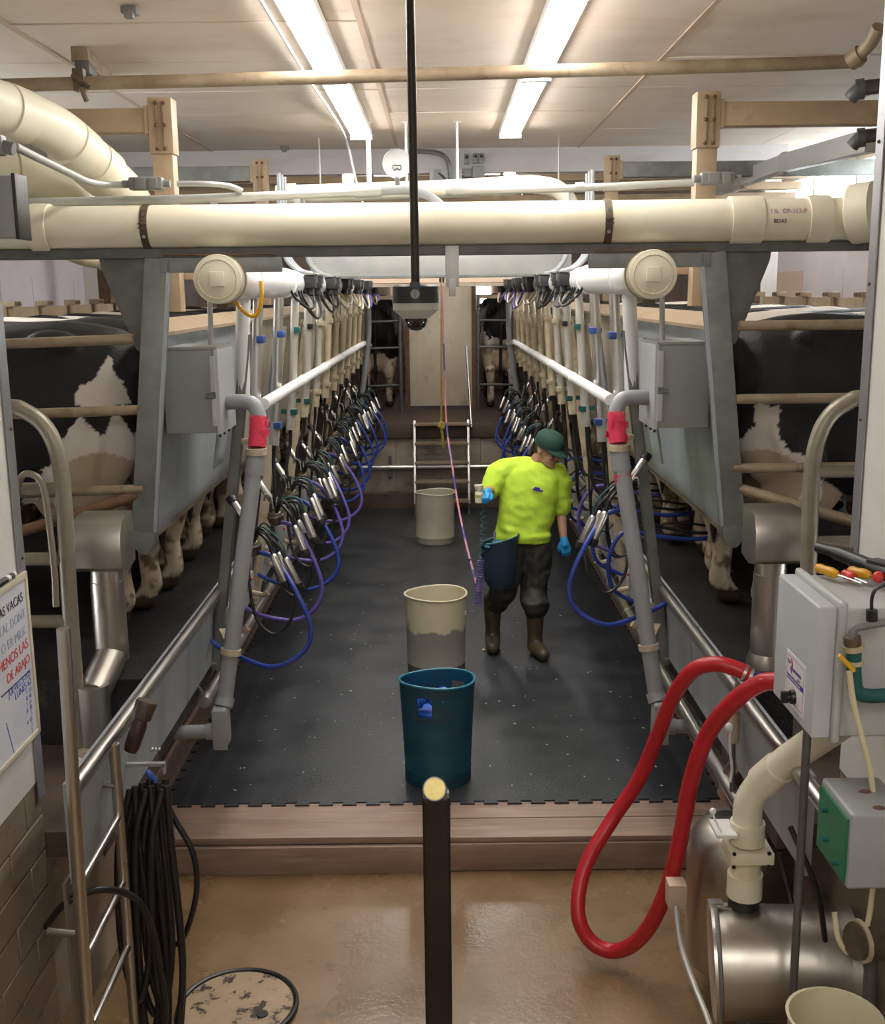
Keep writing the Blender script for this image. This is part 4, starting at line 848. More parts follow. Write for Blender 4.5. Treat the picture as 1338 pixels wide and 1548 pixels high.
def cow_body(step=0.0, head=0.0, vox=.021):
    mb = MB()
    S = [(-.01, 1.30, 1.10, .10), (.05, 1.37, .92, .19), (.16, 1.43, .80, .25), (.30, 1.46, .72, .285), (.46, 1.475, .66, .30), (.62, 1.465, .60, .315), (.85, 1.445, .545, .355), (1.1, 1.44, .53, .365),
         (1.32, 1.45, .56, .33), (1.5, 1.46, .62, .28), (1.66, 1.44, .70, .23), (1.78, 1.41, .84, .17), (1.95, 1.38, 1.0, .125), (2.12, 1.36, 1.08, .115)]
    loft(mb, [((x, 0, (zt+zb)/2), (0, hw, 0), (0, 0, (zt-zb)/2)) for x, zt, zb, hw in S], 22, 2.25)
    for s in (-1, 1):
        mb.ell((.44, s*.20, 1.36), (.14, .08, .075)); mb.ell((.03, s*.13, 1.29), (.07, .06, .07))
        mb.ell((.26, s*.19, .95), (.21, .11, .30)); mb.ell((1.46, s*.2, .95), (.2, .1, .3))
        a = step*s
        chain(mb, [(.30, s*.19, .92), (.36, s*.20, .74), (.13+a, s*.17, .47), (.17+a, s*.165, .28), (.155+a, s*.165, .13)], [.16, .135, .078, .053, .058])
        chain(mb, [(.155+a, s*.165, .13), (.195+a, s*.165, .07)], [.055, .056]); mb.ell((.215+a, s*.165, .04), (.085, .062, .042))
        chain(mb, [(1.46, s*.17, .84), (1.47-a, s*.165, .60), (1.47-a, s*.155, .40), (1.48-a, s*.155, .14)], [.12, .088, .066, .052])
        chain(mb, [(1.48-a, s*.155, .14), (1.53-a, s*.155, .055)], [.05, .055]); mb.ell((1.55-a, s*.155, .04), (.08, .06, .042))
        mb.ell((2.3, s*.16, 1.42+head), (.05, .09, .03))
    # udder
    mb.ell((.40, 0, .62), (.25, .19, .17)); mb.ell((.30, 0, .58), (.16, .17, .14))
    for x in (.30, .46):
        for s in (-1, 1): chain(mb, [(x, s*.075, .47), (x, s*.08, .40)], [.022, .014], 8)
    # head
    loft(mb, [((2.05, 0, 1.24+head), (0, .11, 0), (.06, 0, .15)), ((2.22, 0, 1.34+head), (0, .12, 0), (.06, 0, .14)), ((2.36, 0, 1.28+head), (0, .115, 0), (.07, 0, .12)), ((2.52, 0, 1.14+head), (0, .08, 0), (.07, 0, .085)), ((2.64, 0, 1.03+head), (0, .075, 0), (.06, 0, .07)), ((2.68, 0, .98+head), (0, .05, 0), (.03, 0, .04))], 14, 2.2)
    for v in mb.v:
        if v.x > 1.6: v.x = 1.6+(v.x-1.6)*.74
    return remesh(mb, vox, 5 if vox > .015 else 12, 'cow_body')
BLK, WHT, DIRT, UDD, TAN = (.012, .011, .011), (.66, .60, .52), (.17, .115, .06), (.36, .25, .165), (.52, .43, .31)
def nz(p, f, off=0): return noise.noise(V((p[0]*f+off, p[1]*f+off*.7, p[2]*f-off)))
def paint(me, fn, seed):
    att = me.color_attributes.new('coat', 'FLOAT_COLOR', 'POINT'); data = []
    for v in me.vertices:
        x, y, z = v.co; p = (x, y, z)
        wob = .05*nz(p, 8, seed)+.025*nz(p, 26, seed+3)+.012*nz(p, 60, seed+8)
        c = fn(x, y, z, wob, p)
        if z < .62 and not (abs(y) < .2 and .1 < x < .7 and z > .40 and abs(y) < .13):
            k = nz(p, 11, seed+5)*.8+.5*nz(p, 34, seed+9)+.7*max(0, .35-z)+.08
            if k > .18: c = tuple(a+(b-a)*min(1, (k-.18)*4) for a, b in zip(c, DIRT))
        if z < .075: c = (.045, .03, .018)
        data += [*c, 1]
    att.data.foreach_set('color', data)
def udder(x, y, z): return ((x-.38)/.27)**2+(y/.21)**2+((z-.60)/.19)**2 < 1 and z < .72 and abs(y) < .17
def hero_l(x, y, z, w, p):
    if udder(x, y, z): return UDD
    d = ((x-.22)/(.15+.10*(1.22-z)) if z < 1.32 else 9)
    if z > 1.085+w*.5 and abs(x-(.205 if z < 1.19 else .175)+w*.6)+max(0, z-1.12)*(.66 if z > 1.2 else .4) < .125+w*.3 and z < 1.33: return WHT       # kite patch on the thigh
    if ((x-.23)/.23)**2+((z-.66)/.21)**2 < 1+w and z > .5: return (.44, .345, .235)
    if z < .955+w*.7+.10*math.exp(-((x-.14)/.035)**2)+.10*math.exp(-((x-.295)/.05)**2)-(1.1*max(0, x-.36))-.9*max(0, .09-x): return TAN if z < .55 else WHT
    return BLK
def hero_r(x, y, z, w, p):
    if udder(x, y, z): return UDD
    if ((x-.17)/.19)**2+((z-.68)/.17)**2 < 1+w and z > .5: return (.44, .345, .235)
    if abs(x-.17+w)+max(0, z-.9)*.2 < .075 and z < 1.065+w*.6: return WHT
    if z < .95+w*.6-abs(x-.15)*.75: return WHT if z > .5 else TAN
    if x < .28 and z < .78+w: return WHT
    return BLK
def white_back(x, y, z, w, p):
    if udder(x, y, z): return UDD
    if x < .95+w*3 and z > 1.25+w-.25*abs(nz(p, 3, 2)): return WHT
    if 1.55+w*2 < x < 1.75: return WHT
    return BLK if z > .62+w else TAN
def blotch(seed, thr):
    def f(x, y, z, w, p):
        if udder(x, y, z): return UDD
        if z < .68+w: return TAN
        return WHT if nz(p, 1.9, seed)+w > thr else BLK
    return f
cm = bpy.data.materials.new('coat'); cm.use_nodes = True; nt = cm.node_tree; b = nt.nodes['Principled BSDF']
an = nt.nodes.new('ShaderNodeAttribute'); an.attribute_name = 'coat'; nt.links.new(an.outputs['Color'], b.inputs['Base Color'])
b.inputs['Roughness'].default_value = .55; b.inputs['Specular IOR Level'].default_value = .35
nn = nt.nodes.new('ShaderNodeTexNoise'); nn.inputs['Scale'].default_value = 90; bp = nt.nodes.new('ShaderNodeBump'); bp.inputs['Strength'].default_value = .25; bp.inputs['Distance'].default_value = .01
tc = nt.nodes.new('ShaderNodeTexCoord'); nt.links.new(tc.outputs['Object'], nn.inputs['Vector']); nt.links.new(nn.outputs[0], bp.inputs['Height']); nt.links.new(bp.outputs[0], b.inputs['Normal'])
M['coat'] = cm
base_a = cow_body(.03); base_b = cow_body(-.07, .03); base_c = cow_body(.03, 0, .0115); base_d = cow_body(-.07, .03, .0115)
def variant(base, fn, seed):
    me = base.copy(); paint(me, fn, seed); me.transform(Matrix.Diagonal((1, .92, 1.035, 1))); me.materials.clear(); me.materials.append(cm); return me
V_ = {'hl': variant(base_c, hero_l, 1), 'hr': variant(base_d, hero_r, 2), 'wb': variant(base_a, white_back, 3),
      'b1': variant(base_a, blotch(4.2, .12), 4), 'b2': variant(base_b, blotch(9.7, .02), 5), 'bk': variant(base_b, blotch(1.3, .52), 6)}
for q_ in (base_a, base_b, base_c, base_d): bpy.data.meshes.remove(q_)
def tail_mesh():
    mb = MB(); mb.tube(cr([(.04, 0, 1.38), (-.01, .0, 1.31), (-.015, .01, 1.05), (.0, .02, .75), (.01, .02, .6)], 5), [.03, .028, .026, .025, .024]+[.022]*12+[.02]*4, 8)
    mb.tube(cr([(.01, .02, .62), (.012, .02, .5), (.015, .02, .36)], 4), [.018, .026, .028, .028, .026, .022, .018, .012, .004], 8)
    return mb.mesh('tail')
def ear_mesh(s):
    mb = MB(); loft(mb, [((2.26, s*.10, 1.36), (.02, 0, 0), (0, 0, .02)), ((2.25, s*.18, 1.37), (.015, 0, 0), (0, 0, .045)), ((2.24, s*.26, 1.355), (.008, 0, 0), (0, 0, .03)), ((2.24, s*.29, 1.345), (.003, 0, 0), (0, 0, .006))], 10, 2)
    for v in mb.v: v.x = 1.6+(v.x-1.6)*.74
    return mb.mesh('ear')
TAIL, EARS = tail_mesh(), [ear_mesh(-1), ear_mesh(1)]
def cow(kind, x, y, z, rz, label):
    o = link('dairy_cow', V_[kind], None, None, V((x, y, z)), 60); o.rotation_euler = (0, 0, rz); tag(o, label, 'cow')
    for nm, me in (('tail', TAIL), ('ear', EARS[0]), ('ear', EARS[1])): link(nm, me, 'black', o, V((0, 0, 0)), 60)
    return o
order = {-1: ['hl', 'bk', 'bk', 'b1', 'b2', 'bk', 'b1', 'bk', 'b2', 'b1', 'bk', 'b2'], 1: ['hr', 'wb', 'b2', 'bk', 'b1', 'bk', 'b2', 'bk', 'wb', 'bk', 'b1', 'b2']}
look = {'hl': 'black cow with a kite-shaped white patch', 'hr': 'black cow with ragged white flank patch', 'wb': 'white-backed black cow', 'bk': 'mostly black cow', 'b1': 'black and white cow', 'b2': 'blotched black and white cow'}
rc = random.Random(8)
for s in (-1, 1):
    for i in range(NST):
        y = 5.46+.685*i; dx = 0 if i == 0 else rc.uniform(0, .05)
        lb = look[order[s][i]]+(', first in the row ' if i == 0 else ', %s in the row ' % NTH[i])+SIDE[s]
        cow(order[s][i], s*(1.40+dx), y, DECK, 0 if s > 0 else PI, lb)

# ================================================================== FRONT OF THE PIT
# centre post with a brass-faced stub
c = at(662, 1400, y=3.0); cx = c.x
t = thing('handrail_post', 'dark square handrail post with a round brass-faced end in the alley', 'post', (cx, 3.0, LOW))
zt = at(657, 1206, y=2.96).z
MB().b2((cx-.041, 2.96, LOW), (cx+.041, 3.04, zt)).build('post', 'post_dark', t, bevel=.012, seg=3)
ax = V((0, -.86, .5)).normalized(); sc_ = V((cx-.004, 2.985, zt+.012))
MB().lathe([(.001, -.05), (.036, -.05), (.036, .034), (.034, .038), (.031, .038)], sc_, ax, 24).build('stub', 'galv', t)
MB().lathe([(.001, .032), (.032, .032), (.031, .040), (.001, .041)], sc_, ax, 24).build('brass_face', 'brass', t)
for dx in (-.03, .03): MB().box((cx+dx, 2.975, zt+.004), (.018, .03, .02)).build('weld', 'galv', t, bevel=.006)
# --- steel ladder to the deck, hose side panel
lx = -1.16
t = thing('deck_ladder', 'stainless ladder with one tall stile against the deck below the whiteboard', 'ladder', (lx, 3.45, LOW))
MB().cyl((lx-.03, 3.23, LOW), (lx, 3.25, 1.63), .0215, 16).build('stile', 'stainless', t)
MB().cyl((lx, 3.65, LOW), (lx, 3.65, 1.075), .0195, 16).build('stile', 'stainless', t)
for z in (.25, .51, .77): MB().cyl((lx-.01, 3.25, z), (lx, 3.65, z+.03), .013, 12).build('rung', 'stainless', t)
MB().cyl((lx-.02, 3.25, .58), (-1.3, 3.27, .58), .013, 10).build('wall_stub', 'stainless', t); MB().cyl((lx, 3.64, .92), (-1.25, 3.66, .92), .013, 10).build('wall_stub', 'stainless', t)
MB().bar((lx-.02, 3.24, .02), (lx+.1, 3.5, .02), .02, .02).build('brace', 'galv', t)
# stainless sheet hanging beside the ladder
tag(MB().b2((-1.26, 3.32, .18), (-1.25, 3.9, .72)).build('side_sheet', 'brushed'), 'dull steel sheet on the deck side behind the ladder', 'sheet')
# brown capped bottle on the rail
p = at(214, 1085, y=3.75)
t = thing('brown_bottle', 'brown plastic bottle with ridged cap clipped under the kerb rail', 'bottle', p-V((0, 0, .1)))
MB().lathe([(.001, -.13), (.022, -.13), (.028, -.11), (.03, -.03), (.022, 0), (.001, .0)], p, (.35, .2, 1), 16).build('body', 'brown_plastic', t)
MB().lathe([(.030, -.005), (.036, .0), (.040, .055), (.036, .065), (.001, .062)], p, (.35, .2, 1), 16).build('cap', 'horn', t)
# black hoses hung in a bundle
hk = at(225, 1172, y=3.85)
rr = random.Random(12)
for i in range(7):
    u = i/6; x0 = hk.x-.06+.02*i; y0 = 3.72+.03*(i % 3)
    L = (.78, .98, .88, 1.10, .82, 1.04, .92)[i]; w_ = .03+.012*rr.random()
    top = V((x0+.01, y0+.05, hk.z-.02)); a = V((x0-w_, y0, hk.z-.25)); b = V((x0-.02-w_*.5, y0-.03, hk.z-.8*L)); cc = V((x0+.02, y0-.05, hk.z-L-.05)); d = V((x0+w_+.03, y0-.02, hk.z-.75*L)); e = V((x0+.035, y0+.03, hk.z-.2))
    o = MB().tube(cr([top, a, b, cc, d, e, top+V((.015, .01, .01))], 8), .0135, 10).build('coiled_hose', 'black_rubber')
    tag(o, ('shortest', 'long', 'middling', 'longest', 'short', 'second longest', 'medium-length')[i]+' black hose coil in the bundle beside the ladder', 'hose', 'black hoses hung beside the ladder')
pts = [at(238, 1180, y=3.85), at(262, 1235, y=3.85), at(292, 1290, y=3.83), at(297, 1350, y=3.82), at(280, 1412, y=3.82), at(262, 1425, y=3.82), at(248, 1380, y=3.8), at(236, 1300, y=3.8), at(228, 1215, y=3.82)]
tag(MB().tube(cr(pts, 6), .0115, 10).build('hose_loop', 'black_rubber'), 'black hose loop with a blue end hanging out to the side of the bundle', 'hose')
tag(MB().tube(cr([at(222, 1165, y=3.85), at(232, 1180, y=3.85), at(246, 1205, y=3.85)], 4), [.008, .013, .014, .013, .014, .014, .013, .013, .012], 10).build('blue_grip', 'blue_clip'), 'blue hose grip at the top of the black hose loop', 'grip')
tag(MB().tube(cr([at(228, 1213, y=3.84), at(238, 1200, y=3.83), at(246, 1186, y=3.82)], 3), .004, 6).build('wire_hook', 'galv'), 'thin wire hook stuck through the hose bundle', 'hook')
pts = [at(70, 1400, y=3.4), at(100, 1365, y=3.35), at(150, 1345, y=3.4), at(200, 1355, y=3.5), at(225, 1390, y=3.55), at(240, 1450, y=3.6), at(250, 1530, y=3.6), at(240, 1600, y=3.6)]
tag(MB().tube(cr(pts, 6), .0125, 10).build('loose_hose', 'black_rubber'), 'black hose curving out through the ladder rungs', 'hose')
t = thing('kerb_latch', 'small pale latch bracket on the kerb end above the hose bundle', 'bracket', at(240, 1155, y=3.9))
p = at(238, 1155, y=3.95); MB().box(p-V((.07, 0, 0)), (.20, .02, .012)).box(p+V((.025, 0, -.02)), (.008, .02, .04)).build('bracket', 'conduit', t)
p = at(233, 1133, y=3.95)
for dx in (-.008, .006, .02): MB().ell(p+V((dx, 0, 0)), .008, 8, 6).build('bolt', 'stainless', t)
# --- whiteboard on the alley wall
wy1, wy0, wz1, wz0 = 3.69, 2.75, 1.69, 1.12; bx = -DX+.012
t = thing('whiteboard', 'whiteboard with red and blue handwriting on the white alley wall', 'whiteboard', (bx, 3.3, wz0))
MB().b2((-DX+.001, wy0, wz0), (bx, wy1, wz1)).build('board', 'whiteboard', t)
for a, b in (((wy0, wz1-.012), (wy1, wz1+.012)), ((wy0, wz0-.012), (wy1, wz0+.005)), ((wy1-.012, wz0-.012), (wy1+.006, wz1+.012))): MB().b2((-DX+.001, a[0], a[1]), (bx+.006, b[0], b[1])).build('frame', 'board_frame', t, bevel=.002)
RW = Matrix(((0, 0, 1), (1, 0, 0), (0, 1, 0)))
def scrib(txt, y1, z, size, mt, sl=.0):
    text('writing', txt, size, mt, t, V((bx+.0012, y1+.02, z+.033)), RW @ Matrix.Rotation(sl, 3, 'Z'), .0004, 'RIGHT')
scrib('LLENO LAS VACAS', 3.63, 1.575, .046, 'ink_black', .03)
scrib('HOSPITAL DONT', 3.64, 1.515, .046, 'ink_pale', .03)
scrib('O ER MILK', 3.63, 1.455, .046, 'ink_pale', .03)
scrib('MENOS LAS', 3.64, 1.405, .05, 'ink_red', .05)
scrib('DE ABAJO', 3.645, 1.35, .046, 'ink_red', .05)
for k, z in enumerate((1.31, 1.28)): scrib(('JUEVES 3-103', 'LUNES 62')[k], 3.64, z-.01, .036, 'ink_blue', .04)
for k in range(9): scrib(('9  68', '8  41', '7  66', '6  30', '5', '4  41', '3', '2', '1')[k], 3.635-.003*k, 1.245-.021*k, .024, 'ink_blue' if k % 2 else 'ink_pale')
MB().b2((bx, 3.40, 1.348), (bx+.0014, 3.65, 1.352)).build('rule', 'ink_black', t)
MB().bar((bx+.0008, 3.42, 1.25), (bx+.0008, 3.47, 1.10), .004, .001).build('rule', 'ink_blue', t)
p = t
t = thing('marker_pen', 'black marker pen with a white band resting on the whiteboard top', 'pen', (bx+.006, 3.55, wz1+.024))
MB().cyl((bx-.002, 3.45, wz1+.024), (bx-.002, 3.585, wz1+.024), .011, 14).build('barrel', 'black', t)
MB().cyl((bx-.002, 3.53, wz1+.024), (bx-.002, 3.553, wz1+.024), .0115, 14).build('band', 'label_white', t); MB().cyl((bx-.002, 3.585, wz1+.024), (bx-.002, 3.60, wz1+.024), .0118, 14).build('tip_cap', 'label_white', t)

# --- red hose
pts = [at(1180, 1030, y=3.55), at(1150, 1033, y=3.62), at(1110, 1060, y=3.7), at(1070, 1110, y=3.8), at(1045, 1180, y=3.85), at(1030, 1260, y=3.9), at(1010, 1340, y=3.95), at(975, 1410, y=4.05), at(935, 1437, y=4.15), at(895, 1425, y=4.2),
       at(874, 1380, y=4.25), at(885, 1310, y=4.35), at(925, 1240, y=4.45), at(965, 1180, y=4.45), at(995, 1110, y=4.4), at(1020, 1050, y=4.3), at(1050, 1012, y=4.2), at(1085, 1004, y=4.15), at(1115, 1012, y=4.12), at(1135, 1022, y=4.1)]
t = thing('red_hose', 'thick red hose looping down from the plastic control box to the floor', 'hose', at(930, 1440, y=4.15))
MB().tube(cr(pts, 7), .032, 16).build('hose', 'red_hose', t)
d = (pts[-1]-pts[-2]).normalized(); e = pts[-1]
for k in (0, .025): MB().lathe([(.032, -.006), (.036, -.006), (.036, .006), (.032, .006)], e-d*k, d, 18).build('hose_clamp', 'stainless', t)
MB().cyl(e, e+d*.05, .029, 16).build('blue_end', 'blue_clip', t)
MB().cyl(e+d*.05, e+d*.16+V((.02, 0, -.03)), .03, 16).build('black_elbow', 'black_rubber', t)

# --- plastic control box on the wall
x0, x1, y0, y1, z0, z1 = 1.105, 1.452, 3.03, 3.42, 1.33, 1.735
t = thing('dosing_box', 'pale grey plastic control box with a purple label and black knob', 'box', (1.3, 3.2, z0))
MB().b2((x0+.075, y0, z0+.005), (x1, y1, z1-.005)).build('body', 'plastic_grey', t, bevel=.012, seg=3)
MB().b2((x0+.055, y0-.012, z0-.012), (x0+.08, y1+.012, z1+.018)).build('flange', 'plastic_grey', t, bevel=.012, seg=3)
dr = MB().b2((x0, y0+.004, z0), (x0+.055, y1-.004, z1)).build('door', 'box_light', t, bevel=.008, seg=3)
xl = x0-.001
MB().b2((xl-.0008, y0+.08, z0+.03), (xl+.001, y0+.26, z0+.195)).build('label', 'label_white', dr, bevel=0)
LR = Matrix(((0, 0, -1), (-1, 0, 0), (0, 1, 0)))
def lab(txt, y, z, size, mt, al='LEFT'): text('print', txt, size, mt, dr, V((xl-.0014, y, z)), LR, .0003, al)
for a, b in (((y0+.09, z0+.182), (y0+.25, z0+.1835)), ((y0+.09, z0+.042), (y0+.25, z0+.0435)), ((y0+.09, z0+.042), (y0+.0915, z0+.1835)), ((y0+.2485, z0+.042), (y0+.25, z0+.1835))): MB().b2((xl-.0013, a[0], a[1]), (xl, b[0], b[1])).build('label_line', 'magenta', dr)
MB().b2((xl-.0013, y0+.09, z0+.108), (xl, y0+.25, z0+.124)).build('label_band', 'purple', dr)
lab('The', y0+.245, z0+.158, .018, 'purple'); lab('Automatic', y0+.205, z0+.143, .022, 'purple'); lab('system', y0+.15, z0+.129, .010, 'ink_black'); lab('Animal Foot Management', y0+.247, z0+.1125, .0125, 'label_white')
MB().tube(cr([(xl-.001, y0+.21, z0+.178), (xl-.001, y0+.198, z0+.162), (xl-.001, y0+.212, z0+.148), (xl-.001, y0+.2, z0+.136)], 4), .003, 6).build('label_mark', 'magenta', dr)
MB().lathe([(.001, 0), (.024, 0), (.021, .014), (.012, .016), (.012, .028), (.001, .028)], (xl, y0+.17, z0+.068), (-1, 0, 0), 18).box((xl-.03, y0+.17, z0+.068), (.022, .012, .036)).build('knob', 'black', dr)
# tools on top of the box
zt = z1+.012
def driver(p, d, col, L1, L2, label, nm='screwdriver'):
    t = thing(nm, label, 'tool', p); d = V(d).normalized()
    MB().lathe([(.001, 0), (.012, .002), (.0165, .012), (.0145, L1*.35), (.017, L1*.7), (.013, L1*.93), (.007, L1), (.001, L1)], p, d, 10).build('handle', col, t)
    MB().cyl(p+d*L1, p+d*(L1+L2), .0035, 8).build('shaft', 'stainless', t)
driver(V((1.225, 3.41, zt+.01)), (.35, -1, 0), 'yellow', .10, .11, 'screwdriver with a yellow handle on the plastic control box')
driver(V((1.285, 3.34, zt+.008)), (.25, -1, 0), 'red', .055, .07, 'stubby red screwdriver on the plastic control box')
driver(V((1.31, 3.36, zt+.012)), (.45, -1, .05), 'yellow', .09, .05, 'slim yellow tool with a red ball end on the control box', 'ball_tool')
MB().ell((1.362, 3.255, zt+.017), .019, 12, 8).build('ball_end', 'red', [o for o in COL.objects if o.name.startswith('ball_tool')][0])
t = thing('black_wand', 'long black plastic wand lying across the back of the control box', 'tool', (1.38, 3.3, zt))
MB().tube(cr([(1.285, 3.58, zt+.035), (1.32, 3.5, zt+.035), (1.37, 3.36, zt+.028), (1.42, 3.2, zt+.024)], 5), [.018]*5+[.024]*6+[.03]*5, 12).build('barrel', 'black', t)
MB().box((1.39, 3.30, zt+.05), (.05, .09, .012), Matrix.Rotation(.4, 3, 'Z')).build('clip', 'black', t, bevel=.004)
# valve, yellow handle and hoses on the near side of the box
Y = 2.94
t = thing('water_valve', 'bronze valve with a yellow lever on a teal hose beside the control box', 'valve', at(1290, 960, y=Y))
MB().tube(cr([at(1338, 940, y=Y), at(1310, 945, y=Y), at(1292, 950, y=Y), at(1288, 965, y=Y)], 4), .013, 12).build('elbow', 'junction', t)
MB().cyl(at(1288, 962, y=Y), at(1290, 985, y=Y), .024, 16).build('body', 'bracket', t)
MB().cyl(at(1290, 975, y=Y), at(1291, 983, y=Y), .029, 16).cyl(at(1291, 998, y=Y), at(1291, 1004, y=Y), .027, 16).build('clamp', 'tube_dirty', t)
MB().tube(cr([at(1291, 980, y=Y), at(1291, 1020, y=Y), at(1296, 1045, y=Y), at(1315, 1052, y=Y), at(1350, 1050, y=Y), at(1380, 1048, y=Y)], 5), .021, 14).build('hose', 'teal', t)
MB().bar(at(1268, 990, y=Y-.03), at(1292, 1014, y=Y-.04), .022, .012).build('lever', 'yellow', t, bevel=.004)
MB().tube(cr([at(1318, 925, y=Y), at(1318, 905, y=Y), at(1325, 890, y=Y), at(1345, 880, y=Y)], 4), .005, 6).build('wire', 'black', t)
MB().cyl(at(1318, 938, y=Y), at(1318, 922, y=Y), .016, 12).build('tee', 'black', t)
pts = [at(1284, 1015, y=Y-.04), at(1290, 1060, y=Y-.04), at(1302, 1110, y=Y-.04), at(1318, 1180, y=Y-.04), at(1323, 1260, y=Y), at(1320, 1340, y=Y), at(1308, 1410, y=Y+.02), at(1285, 1440, y=Y+.04), at(1268, 1420, y=Y+.05), at(1262, 1380, y=Y+.07)]
tag(MB().tube(cr(pts, 6), .0085, 10).build('cream_hose', 'pvc_stain'), 'thin cream hose hanging in a long loop from the yellow lever', 'hose')
# green-faced box
x0, x1, y0, y1, z0, z1 = 1.11, 1.452, 2.76, 3.0, 1.0, 1.225
t = thing('pump_controller', 'dirty grey box with a green front panel below the control box', 'box', (1.25, 2.9, z0))
MB().b2((x0+.02, y0, z0), (1.30, y1, z1)).build('body', 'box_grey', t, bevel=.012, seg=3)
f = MB().b2((x0+.012, y0+.012, z0+.015), (x0+.021, y1-.012, z1-.02)).build('front_panel', 'green_face', t)
for y, z in ((2.92, 1.16), (2.9, 1.08), (2.82, 1.05)): MB().cyl((x0+.012, y, z), (x0-.005, y, z), .008, 10).build('knob', 'teal', f)
for y in (2.8, 2.9): MB().ell((1.22, y, z1), (.018, .012, .006), 10, 6).build('rust_spot', 'rust', t)
MB().b2((1.30, 2.8, z0+.04), (DX, 2.96, z1-.04)).build('back_plate', 'box_grey', t)
# conduit rising from the floor
q = at(1212, 1200, y=3.06)
tag(MB().cyl((q.x+.012, 3.06, LOW), (q.x+.02, 3.1, 1.33), .013, 12).build('floor_conduit', 'galv_dark'), 'dark grey conduit standing between the floor and the control box', 'conduit')
# --- stainless receiver tank
c = V((1.20, 4.02, LOW))
t = thing('receiver_tank', 'upright stainless tank with domed top and black lid', 'tank', c)
H = .66
MB().lathe([(.001, .12), (.16, .12), (.20, .15), (.21, .2), (.21, H-.06), (.195, H+.02), (.16, H+.07), (.10, H+.10), (.001, H+.11)], c, n=40).build('vessel', 'brushed', t)
for a in (0, 2.1, 4.2): MB().cyl(c+V((.16*math.cos(a), .16*math.sin(a), 0)), c+V((.16*math.cos(a), .16*math.sin(a), .15)), .014, 10).build('leg', 'stainless', t)
lp = c+V((-.06, -.03, H+.10))
MB().lathe([(.001, -.01), (.062, -.01), (.067, 0), (.067, .014), (.055, .02), (.001, .022)], lp, (-.1, -.1, 1), 28).build('lid', 'black_rubber', t)
MB().tube([lp+V((.067*math.cos(g), .067*math.sin(g), .008-.1*.067*(math.cos(g)*-1-math.sin(g)))) for g in [2*PI*i/28 for i in range(28)]], .006, 8, closed=True).build('lid_ring', 'galv', t)
# horizontal stainless cylinder with white end plate
a = at(1080, 1452, y=3.48); b = V((1.43, 3.40, a.z+.03)); ax = (b-a).normalized(); L = (b-a).length; R = .195
t = thing('filter_drum', 'lying stainless drum with a clamped end plate, below the cream elbow', 'drum', (1.2, 3.45, LOW))
MB().lathe([(.001, .0), (R, .0), (R, L), (.001, L)], a, ax, 40).build('shell', 'brushed', t)
MB().lathe([(.001, -.014), (R-.01, -.014), (R+.008, -.008), (R+.008, .004), (R, .006)], a, ax, 40).build('end_plate', 'stainless', t)
MB().tube([a+(fr(ax)[0]*math.cos(g)+fr(ax)[1]*math.sin(g))*(R+.008)+ax*.01 for g in [2*PI*i/40 for i in range(40)]], .008, 8, closed=True).build('clamp_band', 'galv', t)
top = a+V((0, .02, R+.015)); MB().box(top, (.05, .03, .02)).cyl(top+V((.0, -.02, 0)), top+V((.06, -.02, -.01)), .006, 8).build('clamp_bolt', 'stainless', t)
p4 = at(1130, 1250, y=3.5)
MB().cyl(V((p4.x, 3.5, a.z+.1)), V((p4.x, 3.50, p4.z-.25)), .054, 20).build('inlet', 'black_rubber', t)
for x in (1.1, 1.36): MB().b2((x-.03, 3.36, LOW), (x+.03, 3.54, a.z-.13)).build('saddle', 'galv_dark', t)
# cream plastic elbow pipe into the drum
p0 = at(1262, 1100, y=3.25); p1 = at(1190, 1150, y=3.4); p2 = at(1150, 1185, y=3.48); p3 = at(1132, 1215, y=3.5); p4 = at(1130, 1250, y=3.5)
t = thing('drain_elbow', 'cream plastic pipe with elbow dropping into the stainless drum', 'pipe', p4)
MB().tube(cr([p0+(p0-p1)*.5, p0, p1, p2, p3, p4], 6), .050, 24).build('pipe', 'pvc', t)
MB().lathe([(.05, -.05), (.057, -.05), (.058, .05), (.05, .05)], p1.lerp(p2, .6), p2-p1, 28).build('coupling', 'pvc', t)
zc = p4.z
MB().lathe([(.05, .0), (.060, .0), (.060, .075), (.05, .075)], (p4.x, 3.5, zc-.055), n=28).build('coupling', 'pvc', t)
MB().box((p4.x+.005, 3.5, zc-.09), (.15, .13, .045)).build('slide_valve', 'pvc', t, bevel=.006)
MB().b2((p4.x-.12, 3.44, zc-.012), (p4.x-.05, 3.56, zc+.0)).build('slide_plate', 'white_pipe', t)
for dx in (-.06, .06):
    for dz in (-.115, -.066): MB().cyl((p4.x+dx, 3.432, zc+dz), (p4.x+dx, 3.437, zc+dz), .007, 8).build('bolt', 'black', t)
MB().cyl((p4.x, 3.5, zc-.11), (p4.x, 3.5, zc-.22), .052, 28).build('pipe', 'pvc_stain', t)
MB().lathe([(.05, 0), (.061, 0), (.061, .085), (.05, .085)], (p4.x, 3.5, zc-.26), n=28).build('coupling', 'pvc', t)
MB().tube(cr([(p4.x-.1, 3.46, zc+.0), (p4.x-.12, 3.48, zc+.04), (p4.x-.125, 3.49, zc+.06)], 3), .0035, 6).ell((p4.x-.125, 3.49, zc+.065), .012, 10, 8).build('pull_knob', 'white_pipe', t)
# stainless bend behind the elbow
tag(MB().tube(cr([at(1100, 1200, y=4.3), at(1112, 1165, y=4.25), at(1140, 1150, y=4.2), at(1165, 1170, y=4.15), at(1200, 1230, y=4.0)], 6), .045, 16).build('steel_bend', 'stainless'), 'polished steel pipe bend behind the cream elbow', 'pipe')
